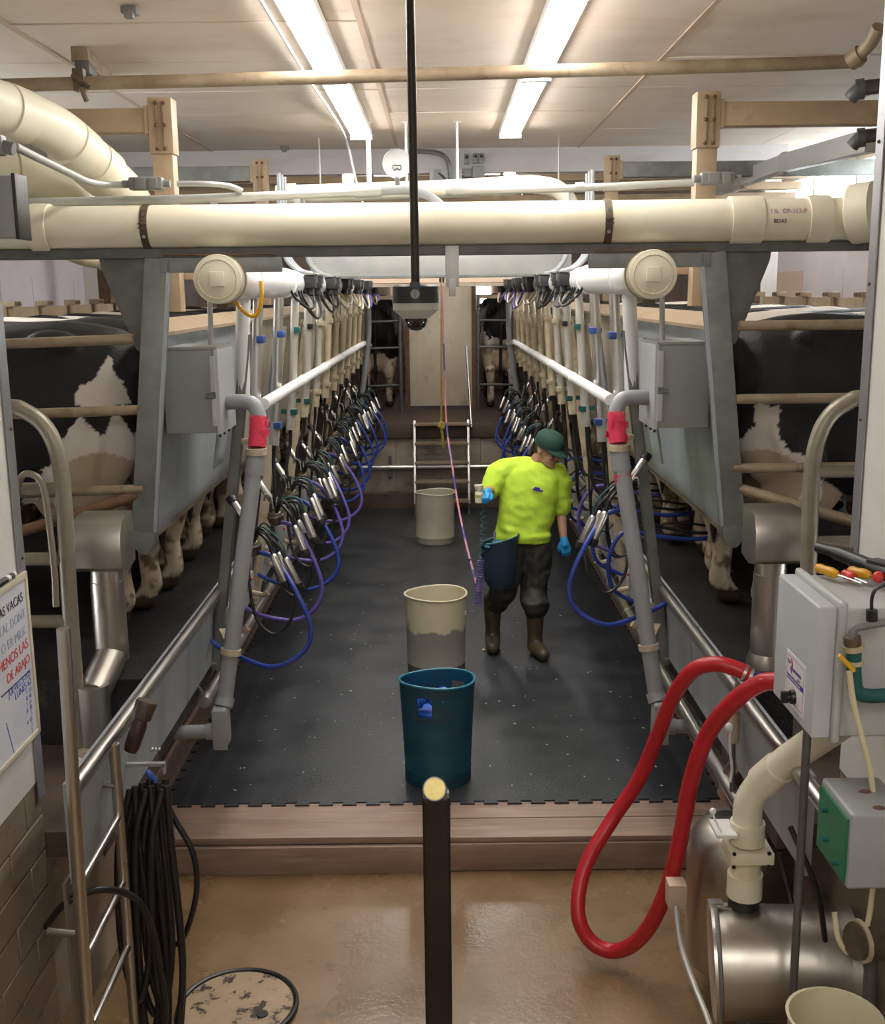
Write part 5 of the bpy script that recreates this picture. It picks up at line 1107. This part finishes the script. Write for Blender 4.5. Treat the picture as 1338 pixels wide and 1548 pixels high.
# white float valve by the kerb
p = at(1105, 1085, y=4.1)
t = thing('float_valve', 'off-white plastic valve with a knob hanging at the kerb behind the red hose', 'valve', p-V((0, 0, .2)))
MB().cyl(p+V((.01, 0, -.10)), p+V((.01, 0, .02)), .026, 14).cyl(p+V((.01, 0, .02)), p+V((.01, 0, .035)), .02, 14).build('body', 'tube_dirty', t)
MB().ell(p+V((-.012, -.03, -.03)), .02, 12, 8).build('knob', 'white_pipe', t)
MB().tube(cr([p+V((-.012, -.04, -.04)), p+V((-.01, -.045, -.12)), p+V((.005, -.03, -.2)), p+V((0, -.03, -.26))], 4), .006, 6).build('cord', 'white_pipe', t)
tag(MB().cyl(p+V((.01, 0, -.1)), p+V((.03, 0, -.55)), .012, 10).build('valve_tail', 'galv_dark'), 'dark tail pipe below the off-white valve', 'pipe')
# wooden blocks near the tank and grey cable on the floor
tag(MB().box(at(1022, 1350, y=3.85), (.07, .07, .10)).build('timber_block', 'tan_wall', bevel=.004), 'small pale block standing beside the stainless tank', 'block')
pts = [at(1022, 1370, y=3.8), at(1030, 1430, y=3.7), at(1050, 1490, y=3.55), at(1070, 1540, y=3.4), at(1080, 1580, y=3.3)]
tag(MB().tube(cr(pts, 6), .011, 8).build('grey_cable', 'conduit'), 'pale grey cable running down past the drum end plate', 'cable')
for k, (a_, b_) in enumerate((((1178, 1290), (1198, 1480)), ((1195, 1250), (1250, 1440)))):
    tag(MB().tube(cr([at(a_[0], a_[1], y=3.65-.3*k), at((a_[0]+b_[0])/2+12, (a_[1]+b_[1])/2, y=3.6-.3*k), at(b_[0], b_[1], y=3.62-.3*k)], 5), .010, 8).build('dark_cable', 'black_rubber'), ('dark cable drooping behind the cream elbow', 'dark cable drooping beside the floor conduit')[k], 'cable')
# pump motor under the green box
t = thing('small_pump', 'small rusty pump under the green-fronted box', 'pump', (1.33, 2.98, .5))
MB().cyl((1.24, 2.95, .72), (1.36, 2.98, .70), .055, 18).build('motor', 'bracket', t); MB().lathe([(.055, -.006), (.064, -.006), (.064, .006), (.055, .006)], (1.26, 2.955, .717), (1, .2, 0), 18).build('band', 'tube_dirty', t)
MB().tube(cr([(1.30, 2.96, .66), (1.31, 2.98, .4), (1.32, 3.0, LOW)], 4), .02, 10).build('pipe', 'galv_dark', t); MB().b2((1.34, 2.92, .66), (DX+.003, 3.02, .75)).build('bracket', 'bracket', t)
# cream bucket, only its rim in view
c = V((1.17, 2.88, LOW))
t = thing('rim_bucket', 'cream bucket of which only the rim shows beside the drum', 'bucket', c)
zr = at(1270, 1536, y=2.88).z-LOW
MB().lathe([(.001, 0), (.10, 0), (.135, zr-.01), (.142, zr), (.132, zr), (.128, zr-.02), (.095, .012), (.001, .012)], c, n=36).build('pail', 'bucket_cream', t)

# ================================================================== PIT: BUCKETS, BACK END, WORKER
def bin_(name, label, c, r, h, flare, m1, m2, rim, holes=False, squash=1.0, band=None, hand=None):
    t = thing(name, label, 'bin', c); n = 44
    mb = MB(); rows = [(0, 0), (r*.97, 0), (r, .012), (r*1.0, h*.12), (r*1.012, h*.125), (r*1.0, h*.135), (r+flare*.3, h*.45), (r+flare*.6, h*.70), (r+flare*.85, h*.90), (r+flare, h)]
    inner = [(r+flare-.008, h), (r+flare*.85-.008, h*.90), (r+flare*.6-.008, h*.70), (r-.008, .03), (0, .03)]
    prof = rows+inner; L = len(prof); vs = []; vals = {}
    for i, (q, z) in enumerate(prof):
        for k in range(n):
            g = 2*PI*k/n; e = squash if z > h*.2 else 1+(squash-1)*(z/(h*.2))
            wob = 1+(.012*math.sin(2*g+1)+.008*math.sin(3*g))*(z/h)
            vs.append(c+V((max(q, .001)*math.cos(g)*wob, max(q, .001)*math.sin(g)*e*wob, z+(.006*math.sin(2*g) if z > h*.95 else 0))))
    fs = []
    skip = set()
    if holes:
        for k0 in hand:
            for k in range(k0, k0+3): skip.add((7, k % n)); skip.add((L-4-1, k % n))
    iu, io = 7, 10     # outer row 7 (h .70 to .90); inner row 10 (h .90 to .70)? kept paired below
    for i in range(L-1):
        for k in range(n):
            if holes and any((k-k0) % n < 3 for k0 in hand) and i in (7, 11): continue
            fs.append((i*n+k, i*n+(k+1) % n, (i+1)*n+(k+1) % n, (i+1)*n+k))
    if holes:
        for k0 in hand:                       # close the rims of the hand holes
            ks = [(k0+j) % n for j in range(4)]
            for j in range(3):
                fs.append((7*n+ks[j], 7*n+ks[j+1], 12*n+ks[j+1], 12*n+ks[j])); fs.append((8*n+ks[j], 8*n+ks[j+1], 11*n+ks[j+1], 11*n+ks[j]))
            for kk in (ks[0], ks[3]): fs.append((7*n+kk, 8*n+kk, 11*n+kk, 12*n+kk))
    mb.add(vs, fs); sh = mb.build('shell', m1, t, ang=50)
    rp = [c+V(((r+flare)*math.cos(g)*(1+.012*math.sin(2*g+1)+.008*math.sin(3*g)), (r+flare)*math.sin(g)*squash*(1+.012*math.sin(2*g+1)+.008*math.sin(3*g)), h+.006*math.sin(2*g))) for g in [2*PI*k/n for k in range(n)]]
    MB().tube(rp, .007, 8, closed=True).build('rim', rim, t)
    return t, sh
# cream bin in the middle of the pit with a worn grey lower half
c = V((-.035, 7.42, 0))
t, sh = bin_('cut_barrel', 'cream plastic barrel with a ragged grey lower half, mid pit', c, .205, .56, .012, 'bucket_cream', None, 'bucket_cream')
# two-tone material by height: the lower half is stained grey
m = M['bucket_cream'].copy(); m.name = 'bucket_two_tone'; nt = m.node_tree; N = nt.nodes; L = nt.links; b = N['Principled BSDF']
src = b.inputs['Base Color'].links[0].from_socket
tc = N.new('ShaderNodeTexCoord'); sx = N.new('ShaderNodeSeparateXYZ'); L.new(tc.outputs['Object'], sx.inputs[0])
nz_ = N.new('ShaderNodeTexNoise'); nz_.inputs['Scale'].default_value = 7; nz_.inputs['Detail'].default_value = 3; L.new(tc.outputs['Object'], nz_.inputs['Vector'])
ma = N.new('ShaderNodeMath'); ma.operation = 'MULTIPLY_ADD'; ma.inputs[1].default_value = -.30; L.new(nz_.outputs[0], ma.inputs[0]); L.new(sx.outputs[2], ma.inputs[2])
mr = N.new('ShaderNodeMapRange'); mr.inputs[1].default_value = .19; mr.inputs[2].default_value = .165; L.new(ma.outputs[0], mr.inputs[0])
mx = N.new('ShaderNodeMix'); mx.data_type = 'RGBA'; L.new(mr.outputs[0], mx.inputs[0]); L.new(src, mx.inputs[6]); mx.inputs[7].default_value = (.27, .26, .22, 1); L.new(mx.outputs[2], b.inputs['Base Color'])
sh.data.materials.clear(); sh.data.materials.append(m)
for dz in (-.0,): MB().box(c+V((.205, -.03, .43)), (.02, .06, .03)).build('lug', 'bucket_cream', t, bevel=.005)
c = V((-.06, 11.5, 0))
bin_('cut_barrel', 'dirty white plastic barrel by the back steps', c, .205, .54, .005, 'bucket_white', None, 'bucket_white')
c = V((-.02, 5.66, 0))
t, sh = bin_('cut_barrel', 'blue plastic barrel with hand holes and blue gloves inside, at the mat edge', c, .183, .57, .022, 'bucket_blue', None, 'bucket_rim', True, .78, hand=(29, 5))
for i, (dx, dy, z) in enumerate(((-.11, -.09, .44), (-.02, .0, .455), (.04, -.03, .45), (-.09, -.12, .475))):
    p = c+V((dx, dy, z)); mb = MB(); rg = random.Random(i+40)
    mb.tube(cr([p, p+V((.03, .02, .03)), p+V((.07, .0, .045)), p+V((.1, -.02, .01))], 4), [.012, .02, .024, .02, .018, .022, .024, .02, .018, .02, .016, .012, .006], 8)
    for k in range(3): mb.caps(p+V((.09, -.01, .01)), p+V((.12+.02*rg.random(), -.03+.03*k, .03*rg.random())), .010, .008, 8)
    tag(mb.build('blue_glove', 'blue_plastic'), 'blue glove showing through the hand hole of the blue barrel' if i == 3 else 'crumpled blue glove inside the blue barrel', 'glove', 'gloves in the blue barrel')
tag(MB().lathe([(.001, 0), (.150, 0), (.155, .02), (.001, .05)], c+V((0, 0, .395)), n=20).build('glove_heap', 'blue_plastic'), 'packed heap of used blue gloves filling the blue barrel', 'gloves')
COL.objects[-1]['kind'] = 'stuff'
tag(MB().ell(at(731, 982, z=.006), (.012, .02, .006), 10, 6).build('milk_drop', 'bucket_cream'), 'single pale crumb lying on the mat beside the barrels', 'crumb')

# steps at the back --------------------------------------------------------------------------
t = thing('metal_steps', 'steep metal steps with a handrail against the back wall', 'steps', (.02, 13.2, 0))
xl, xr = -.31, .345
def sp(k): return 13.28-.26*(1-k)-.0, .12+k*.95
for x in (xl, xr):
    MB().bar((x, 12.98, .12), (x, 13.28, 1.10), .03, .09, (0, 0, 1)).build('stringer', 'stainless', t, bevel=.003)
    MB().b2((x-.012, 12.95, 0), (x+.012, 13.02, .14)).build('foot', 'galv_dark', t)
for k in range(5):
    y, z = 12.99+.068*k, .16+.225*k
    MB().b2((xl, y-.07, z-.014), (xr, y+.08, z+.014)).build('tread', 'gate', t, bevel=.003)
MB().tube(cr([(xr+.04, 13.25, 1.02), (xr+.02, 13.5, 1.5), (xr-.01, 13.7, 1.98)], 4), .016, 10).build('handrail', 'stainless', t)
MB().cyl((xr+.03, 13.25, 1.05), (xr, 13.2, 1.05), .012, 8).build('bracket', 'stainless', t)
t = thing('wash_pipe', 'polished pipe running along the concrete back wall behind the steps', 'pipe', (0, 13.32, .5))
MB().cyl((-1.3, 13.33, .525), (1.3, 13.33, .515), .030, 14).build('pipe', 'stainless', t)
for x in (-1.0, -.62, .8): MB().b2((x-.02, 13.33, .40), (x+.02, 13.386, .66)).build('bracket', 'galv_dark', t)
# tall tan door panel and its frame
t = thing('tan_door', 'tall tan metal sliding door panel behind the steps', 'door', (.02, 14.9, 1.08))
MB().b2((-.40, 14.86, 1.12), (.44, 14.92, 2.80)).build('panel', 'tan_door', t, bevel=.006)
MB().b2((.44, 14.84, 1.06), (.50, 14.96, 2.82)).build('edge_post', 'rust', t); MB().b2((-.46, 14.84, 1.06), (-.40, 14.96, 2.82)).build('edge_post', 'rust', t)
MB().b2((-.5, 14.84, 2.80), (.55, 14.96, 2.88)).build('head_rail', 'gate', t)
# gates at the back corners
for s in (-1, 1):
    t = thing('exit_gate', 'dark railed exit gate in front of the waiting cows '+SIDE[s], 'gate', (s*.75, 14.7, 1.06))
    for z in (1.42, 1.92, 2.27): MB().cyl((s*.5, 14.7, z), (s*1.3, 14.7, z-.02), .018, 10).build('rail', 'galv_dark', t)
    MB().b2((s*.5, 14.68, 2.55), (s*1.5, 14.74, 2.60)).build('top_rail', 'gate', t)
    for x in (.52, 1.3): MB().cyl((s*x, 14.7, 1.06), (s*x, 14.7, 2.6), .025, 10).build('upright', 'galv_dark', t)
    cow('bk' if s < 0 else 'hr', s*.86, 15.1, 1.06, PI/2, 'dark cow waiting behind the exit gate, '+SIDE[s])
    cow('b1' if s < 0 else 'bk', s*1.75, 15.3, DECK, PI/2-.15*s, 'cow waiting beyond the exit gate beside the outer wall, '+SIDE[s])
t = thing('reflector_post', 'short black post with two small red reflectors by the exit gate', 'reflector', (-.98, 14.6, 1.06))
for z in (1.70, 1.80): MB().lathe([(.001, 0), (.018, 0), (.016, .012), (.001, .012)], (-.98, 14.64, z), (0, -1, 0), 12).build('disc', 'red', t)
MB().b2((-1.0, 14.64, 1.06), (-.96, 14.67, 1.84)).build('plate', 'black', t)
# doorway light far behind
wn = MB(); 
for x in (-.62, .72): wn.b2((x-.12, YB-.02, 2.35), (x+.12, YB-.005, 2.75))
wn = struct(wn.build('window_3', emis('far_window', (1, .95, .9), 4.0)))
# rope and air hose --------------------------------------------------------------------------
a, b = at(668, 425, y=10.5), at(667, 640, y=10.5)
t = thing('yellow_rope', 'yellow rope with a knot hanging over the pit', 'rope', b)
MB().tube([a+V((0, 0, .1)), a, b], .010, 8).build('strand', 'yellow_rope', t)
MB().ell(b+V((0, 0, -.01)), (.032, .028, .034), 12, 8).ell(b+V((.012, -.01, -.04)), (.026, .024, .024), 12, 8).ell(b+V((-.016, -.01, -.025)), (.022, .022, .022), 10, 8).build('knot', 'yellow_rope', t)
MB().tube(cr([b+V((0, 0, -.04)), b+V((.01, 0, -.12)), b+V((.018, 0, -.24))], 4), [.014]*4+[.012]*4+[.006], 8).build('tail', 'yellow_rope', t)
MB().cyl(a+V((0, 0, .06)), V((a.x, a.y, CEIL)), .004, 6).build('cord', 'gate', t)
MB().box(a+V((0, 0, .04)), (.05, .04, .10)).build('pulley', 'rust', t, bevel=.006)
pts = [(668, 430, 10.4), (672, 560, 10.0), (675, 640, 9.7), (683, 700, 9.3), (692, 760, 8.9), (703, 815, 8.4), (715, 862, 8.0), (723, 895, 7.6)]
P3 = [at(x, y, y=d) for x, y, d in pts]
t = thing('air_hose', 'thin pink and blue air hose slanting down to the worker', 'hose', P3[-1])
cs = cr(P3, 6)
for i in range(0, len(cs)-1, 2): MB().tube(cs[i:i+3], .009, 8).build('segment', ('pink_hose', 'pink_hose', 'purple_hose', 'pink_hose')[(i//2) % 4], t)
MB().tube([P3[0], V((P3[0].x, P3[0].y, 2.9)), V((P3[0].x, P3[0].y, CEIL))], .006, 6).build('cord', 'conduit', t)
for f in (.82, .97):
    q = cs[int(f*(len(cs)-1))]; MB().ell(q, (.014, .014, .02), 8, 6).build('joint', 'black', t)
# spiral hose: tight coil then stretched up to the spray cup
top = at(729, 770, y=7.52); mid = at(728, 845, y=7.55); low = at(723, 915, y=7.6)
def helix(pts, r, turns, n=12):
    C = cr(pts, 10); out = []; N_ = turns*n
    for i in range(N_+1):
        u = i/N_*(len(C)-1); k = min(int(u), len(C)-2); p = C[k].lerp(C[k+1], u-k); g = 2*PI*i/n
        out.append(p+V((math.cos(g)*r, math.sin(g)*r, 0)))
    return out
t = thing('spiral_hose', 'blue spiral hose hanging from the spray cup beside the worker', 'hose', low)
MB().tube(helix([mid, mid.lerp(low, .5)+V((-.005, 0, 0)), low], .022, 20), .0045, 6).build('tight_coil', 'purple_hose', t)
MB().tube(helix([at(731, 772, y=7.5), at(731, 805, y=7.52), mid], .020, 7), .0042, 6).build('stretched_coil', 'teal', t)

# worker --------------------------------------------------------------------------------------------
WY = 7.85
def W(px, py, dy=0.0): return at(px, py, y=WY+dy)
foot_l = at(745, 968, z=.06); foot_r = at(809, 978, z=.06)
root = thing('person', 'person in a lime T-shirt, green cap, dark trousers and rubber boots', 'person', ((foot_l.x+foot_r.x)/2, (foot_l.y+foot_r.y)/2, 0))
hd = W(829, 680, -.03)
sh_l, el_l, wr_l, ha_l = W(757, 708, .02), W(741, 742, -.06), W(738, 743, -.28), W(734, 747, -.34)
sh_r, el_r, wr_r, ha_r = W(848, 716, .03), W(848, 772, .06), W(852, 812, -.02), W(855, 828, -.04)
hip_l, hip_r = W(778, 828), W(812, 830)
kn_l, kn_r = W(760, 893, -.08), W(807, 897, .0)
an_l, an_r = V((foot_l.x, foot_l.y+.02, .12)), V((foot_r.x, foot_r.y+.02, .12))
# skin: head, neck, arms and hands in one mesh
mb = MB()
yaw = Matrix.Rotation(.75, 3, 'Z') @ Matrix.Rotation(.40, 3, 'X')     # face turned to the cows, looking down
def Hd(x, y, z): return hd+yaw @ V((x, y, z))
mb.ell(hd+yaw @ V((0, .01, .02)), (.074, .095, .105), 20, 14, yaw); mb.ell(Hd(0, -.035, -.05), (.055, .06, .07), 16, 10, yaw)
mb.ell(Hd(0, -.098, -.015), (.014, .022, .024), 10, 8, yaw); mb.ell(Hd(0, -.088, .01), (.010, .016, .03), 10, 8, yaw)
mb.ell(Hd(0, -.085, -.058), (.026, .012, .010), 10, 6, yaw); mb.ell(Hd(0, -.075, -.095), (.026, .022, .018), 10, 6, yaw)
for s in (-1, 1): mb.ell(Hd(s*.076, .012, -.005), (.010, .022, .032), 10, 8, yaw); mb.ell(Hd(s*.036, -.07, -.02), (.022, .02, .02), 10, 8, yaw)
nk = W(808, 704, .04)
mb.caps(Hd(0, .035, -.06), nk, .055, .062); mb.caps(nk, W(803, 730, .03), .06, .10)
mb.caps(W(802, 740, .03), W(800, 800, .02), .10, .10)
mb.caps(W(804, 722, .03), sh_l+V((.02, 0, -.03)), .06, .04); mb.caps(W(804, 722, .03), sh_r+V((-.02, 0, -.03)), .06, .04)
chain(mb, [sh_l, el_l, wr_l], [.052, .043, .030]); chain(mb, [sh_r, el_r, wr_r], [.052, .043, .029])
def hand(mb, wr, ha, side, curl, rad=1.0):
    d = (ha-wr).normalized(); up = V((0, 0, 1)) if abs(d.z) < .8 else V((0, -1, 0)); a = d.cross(up).normalized()*side; nrm = a.cross(d)*side
    palm = wr+d*.045; k = rad
    mb.caps(wr, palm, .026*k, .030*k); 
    for j, (o_, L_) in enumerate(((-.028, .062), (-.010, .070), (.010, .066), (.028, .052))):
        p0 = palm+a*o_+d*.028; p1 = p0+(d*math.cos(curl*.5)-nrm*math.sin(curl*.5))*L_*.5; p2 = p1+(d*math.cos(curl*1.5)-nrm*math.sin(curl*1.5))*L_*.5
        mb.caps(palm+a*o_*.7, p0, .014*k, .0115*k, 8); mb.caps(p0, p1, .0105*k, .0095*k, 8); mb.caps(p1, p2, .0095*k, .008*k, 8)
    p0 = wr+d*.03-a*.024; p1 = p0-a*.025+d*.03-nrm*.012; p2 = p1+d*.028-nrm*.016
    mb.caps(p0, p1, .013*k, .011*k, 8); mb.caps(p1, p2, .011*k, .009*k, 8)
hand(mb, wr_l, ha_l, 1, 1.1, .92); hand(mb, wr_r, ha_r, -1, .5, .92)
body = link('body', remesh(mb, .0075, 2, 'body'), 'skin', None, V((0, 0, 0)), 80)
def wchild(nm, me, mt, ang=70):
    me.transform(Matrix.Translation(-ORG[root.name])); return link(nm, me, mt, root, ORG[root.name], ang)
me = body.data; bpy.data.objects.remove(body); wchild('body', me, 'skin', 80)
# gloves: blue on the holding hand, blue cuff with green fingertips on the other
mb = MB(); hand(mb, wr_l.lerp(ha_l, .1), ha_l, 1, 1.1, 1.16); wchild('glove', remesh(mb, .006, 2, 'glove'), 'blue_glove')
mb = MB(); hand(mb, wr_r.lerp(ha_r, .1), ha_r, -1, .5, 1.16); wchild('glove', remesh(mb, .006, 2, 'glove'), 'blue_glove')
# shirt
mb = MB()
secs = [(W(810, 694, .05), .072, .062), (W(806, 700, .04), .13, .085), (W(803, 709, .03), .205, .11), (W(802, 722, .02), .225, .125), (W(800, 742, .01), .222, .135), (W(798, 768, .01), .212, .14), (W(793, 792, .01), .208, .145), (W(788, 808, .01), .208, .15), (W(790, 817, .01), .205, .15)]
loft(mb, [(c_, (w_, 0, 0), (0, d_, 0)) for c_, w_, d_ in secs], 26, 2.4)
mb.caps(W(800, 706, .04), sh_l+V((.02, 0, .0)), .075, .08); mb.caps(W(808, 706, .04), sh_r+V((-.02, 0, .0)), .075, .08)
mb.caps(sh_l+V((.03, 0, -.01)), sh_l.lerp(el_l, .25), .085, .09); mb.caps(sh_l.lerp(el_l, .2), sh_l.lerp(el_l, .92), .088, .078)
mb.caps(sh_r+V((-.03, 0, -.01)), sh_r.lerp(el_r, .3), .085, .088); mb.caps(sh_r.lerp(el_r, .25), sh_r.lerp(el_r, .86), .086, .082)
mb.ell(W(800, 808, -.03), (.17, .12, .05)); mb.ell(W(775, 798, -.02), (.12, .12, .06))
me = remesh(mb, .011, 3, 'shirt')
for v in me.vertices:
    q = v.co; k = .010*noise.noise(V((q.x*7+q.z*4, q.y*6, q.z*9-q.x*5)))+.006*noise.noise(V((q.x*15, q.y*12, q.z*22+q.x*9))); v.co += v.normal*k
shirt = wchild('shirt', me, 'hivis')
# chest print
pc = W(813, 741, -.136)
pr_ = MB(); pr_.box(pc, (.075, .006, .012), Matrix.Rotation(.22, 3, 'Y')).box(pc+V((-.004, 0, .014)), (.04, .006, .012), Matrix.Rotation(.22, 3, 'Y')).build('chest_print', 'purple', root)
# trousers
mb = MB()
loft(mb, [(W(794, 806, .03), (.15, 0, 0), (0, .10, 0)), (W(795, 828, .03), (.185, 0, 0), (0, .13, 0)), (W(795, 845, .03), (.18, 0, 0), (0, .125, 0))], 20, 2.4)
chain(mb, [hip_l, kn_l, V((an_l.x+.03, an_l.y, .36))], [.12, .10, .092]); chain(mb, [hip_r, kn_r, V((an_r.x, an_r.y, .36))], [.12, .105, .10])
for a_ in (an_l, an_r): mb.ell(V((a_.x+(.03 if a_ is an_l else 0), a_.y-.01, .40)), (.104, .098, .05))
me = remesh(mb, .012, 3, 'trousers')
for v in me.vertices: v.co += v.normal*(.016*noise.noise(V((v.co.x*9, v.co.y*9, v.co.z*8)))+.009*noise.noise(v.co*19))
wchild('trousers', me, 'trousers')
# boots
for an, dr in ((an_l, V((-.05, -1, 0))), (an_r, V((.28, -1, 0)))):
    d = dr.normalized(); mb = MB()
    chain(mb, [V((an.x, an.y, .36)), V((an.x, an.y, .15)), V((an.x, an.y, .075))], [.072, .058, .062])
    mb.caps(V((an.x, an.y, .06)), V((an.x, an.y, .055))+d*.10, .06, .056); mb.caps(V((an.x, an.y, .06))+d*.08, V((an.x, an.y, .05))+d*.175, .056, .048)
    me = remesh(mb, .010, 3, 'boot')
    for v in me.vertices: v.co.z = max(v.co.z, .004)
    b_ = wchild('boot', me, 'boots')
# cap: crown, brim, button
mb = MB(); mb.lathe([(.104, -.005), (.106, .02), (.098, .06), (.075, .092), (.04, .106), (.001, .108)], (0, 0, 0), n=24)
me = mb.mesh('cap_crown'); me.transform(Matrix.Translation(Hd(0, .008, .035)) @ yaw.to_4x4() @ Matrix.Diagonal((.94, 1.12, 1.0, 1))); crown = wchild('cap', me, 'cap')
mb = MB(); n = 14; up, lo_ = [], []
for i in range(n+1):
    g = PI*i/n; ox, oy = .092*math.cos(g), -.075*math.sin(g)
    for (k, dz) in ((0, 0), (1, -.02*math.sin(g)-.004)):
        x = ox*(1 if k == 0 else .95); y_ = -.02-(.085 if k else .0)*math.sin(g)+oy
        up.append(V((x, y_, .008+dz+.012*(1-abs(math.cos(g)))))); lo_.append(V((x, y_, .002+dz+.012*(1-abs(math.cos(g))))))
N_ = len(up); fs = []
for i in range(n): fs += [(2*i, 2*i+1, 2*i+3, 2*i+2), (N_+2*i, N_+2*i+2, N_+2*i+3, N_+2*i+1), (2*i+1, N_+2*i+1, N_+2*i+3, 2*i+3), (2*i, 2*i+2, N_+2*i+2, N_+2*i)]
mb.add(up+lo_, fs); me = mb.mesh('brim'); me.transform(Matrix.Translation(Hd(0, .008, .035)) @ yaw.to_4x4()); wchild('cap_brim', me, 'cap')
mb = MB(); mb.ell(Hd(0, .065, -.02), (.066, .045, .055), 14, 10, yaw); me = mb.mesh('hair'); wchild('hair', me, 'hair')
for s in (-1, 1): mb = MB().ell(Hd(s*.031, -.086, .0), (.012, .006, .006), 10, 6, yaw); wchild('eye', mb.mesh('eye'), 'black'); mb = MB().ell(Hd(s*.031, -.088, .016), (.018, .006, .004), 8, 6, yaw); wchild('eyebrow', mb.mesh('eyebrow'), 'hair')
# cup of dip held in the hand
cu = W(724, 745, -.36)
t = thing('dip_cup', 'pale yellow-green teat dip cup held in the gloved hand', 'cup', cu-V((0, 0, .06)))
MB().lathe([(.001, -.07), (.026, -.07), (.028, -.06), (.028, .0), (.022, .012), (.026, .02), (.032, .045), (.033, .055), (.028, .055), (.024, .02), (.001, .018)], cu, n=20).build('bottle', 'pvc', t)
MB().lathe([(.0285, -.03), (.030, -.03), (.030, -.01), (.0285, -.01)], cu, n=20).build('band', 'paper_straw', t)
MB().tube(cr([cu+V((0, 0, -.07)), cu+V((.02, .0, -.1)), W(731, 768, -.35)], 4), .006, 6).build('hose_tail', 'teal', t)
# canvas pouch on the hip
pc = W(754, 816, -.15)
t = thing('hip_pouch', 'dark blue canvas pouch full of blue towels worn on the hip', 'pouch', pc-V((0, 0, .35)))
mb = MB(); n = 28; rows = [(.0, -.36, .04), (.085, -.355, .0), (.115, -.30, .0), (.128, -.18, 0), (.135, -.05, 0), (.137, 0, 0), (.130, .0, 0), (.125, -.06, 0), (.0, -.07, 0)]
vs = []
for r_, z, q in rows:
    for k in range(n):
        g = 2*PI*k/n; tilt = .035*math.cos(g); sw = 1+.06*math.sin(3*g+z*9)
        vs.append(pc+V((max(r_, .002)*math.cos(g)*sw+.02*(-z)+.01, max(r_, .002)*.72*math.sin(g)*sw, z+(tilt if z > -.3 else 0))))
fs = [(i*n+k, i*n+(k+1) % n, (i+1)*n+(k+1) % n, (i+1)*n+k) for i in range(len(rows)-1) for k in range(n)]+[tuple(range(n-1, -1, -1)), tuple((len(rows)-1)*n+k for k in range(n))]
mb.add(vs, fs); mb.build('bag', 'apron', t, ang=60)
MB().tube([pc+V((.136*math.cos(g)+.01, .098*math.sin(g), .004+.035*math.cos(g))) for g in [2*PI*k/28 for k in range(28)]], .007, 8, closed=True).build('hem', 'bucket_blue', t)
mb = MB(); rg = random.Random(2)
for i in range(9): mb.ell(pc+V((rg.uniform(-.08, .08), rg.uniform(-.05, .05), -.035+rg.uniform(-.01, .01))), (.04, .035, .022), 10, 6, Matrix.Rotation(rg.uniform(0, 3), 3, 'Z'))
mb.build('towels', 'bucket_rim', t); 
MB().bar(pc+V((-.03, .0, -.03)), pc+V((-.025, .05, .05)), .02, .006).build('strap', 'apron', t)
MB().bar(pc+V((.07, .07, -.04)), pc+V((.075, .085, .055)), .13, .015, (0, 1, 0)).build('flap', 'apron', t, bevel=.005)
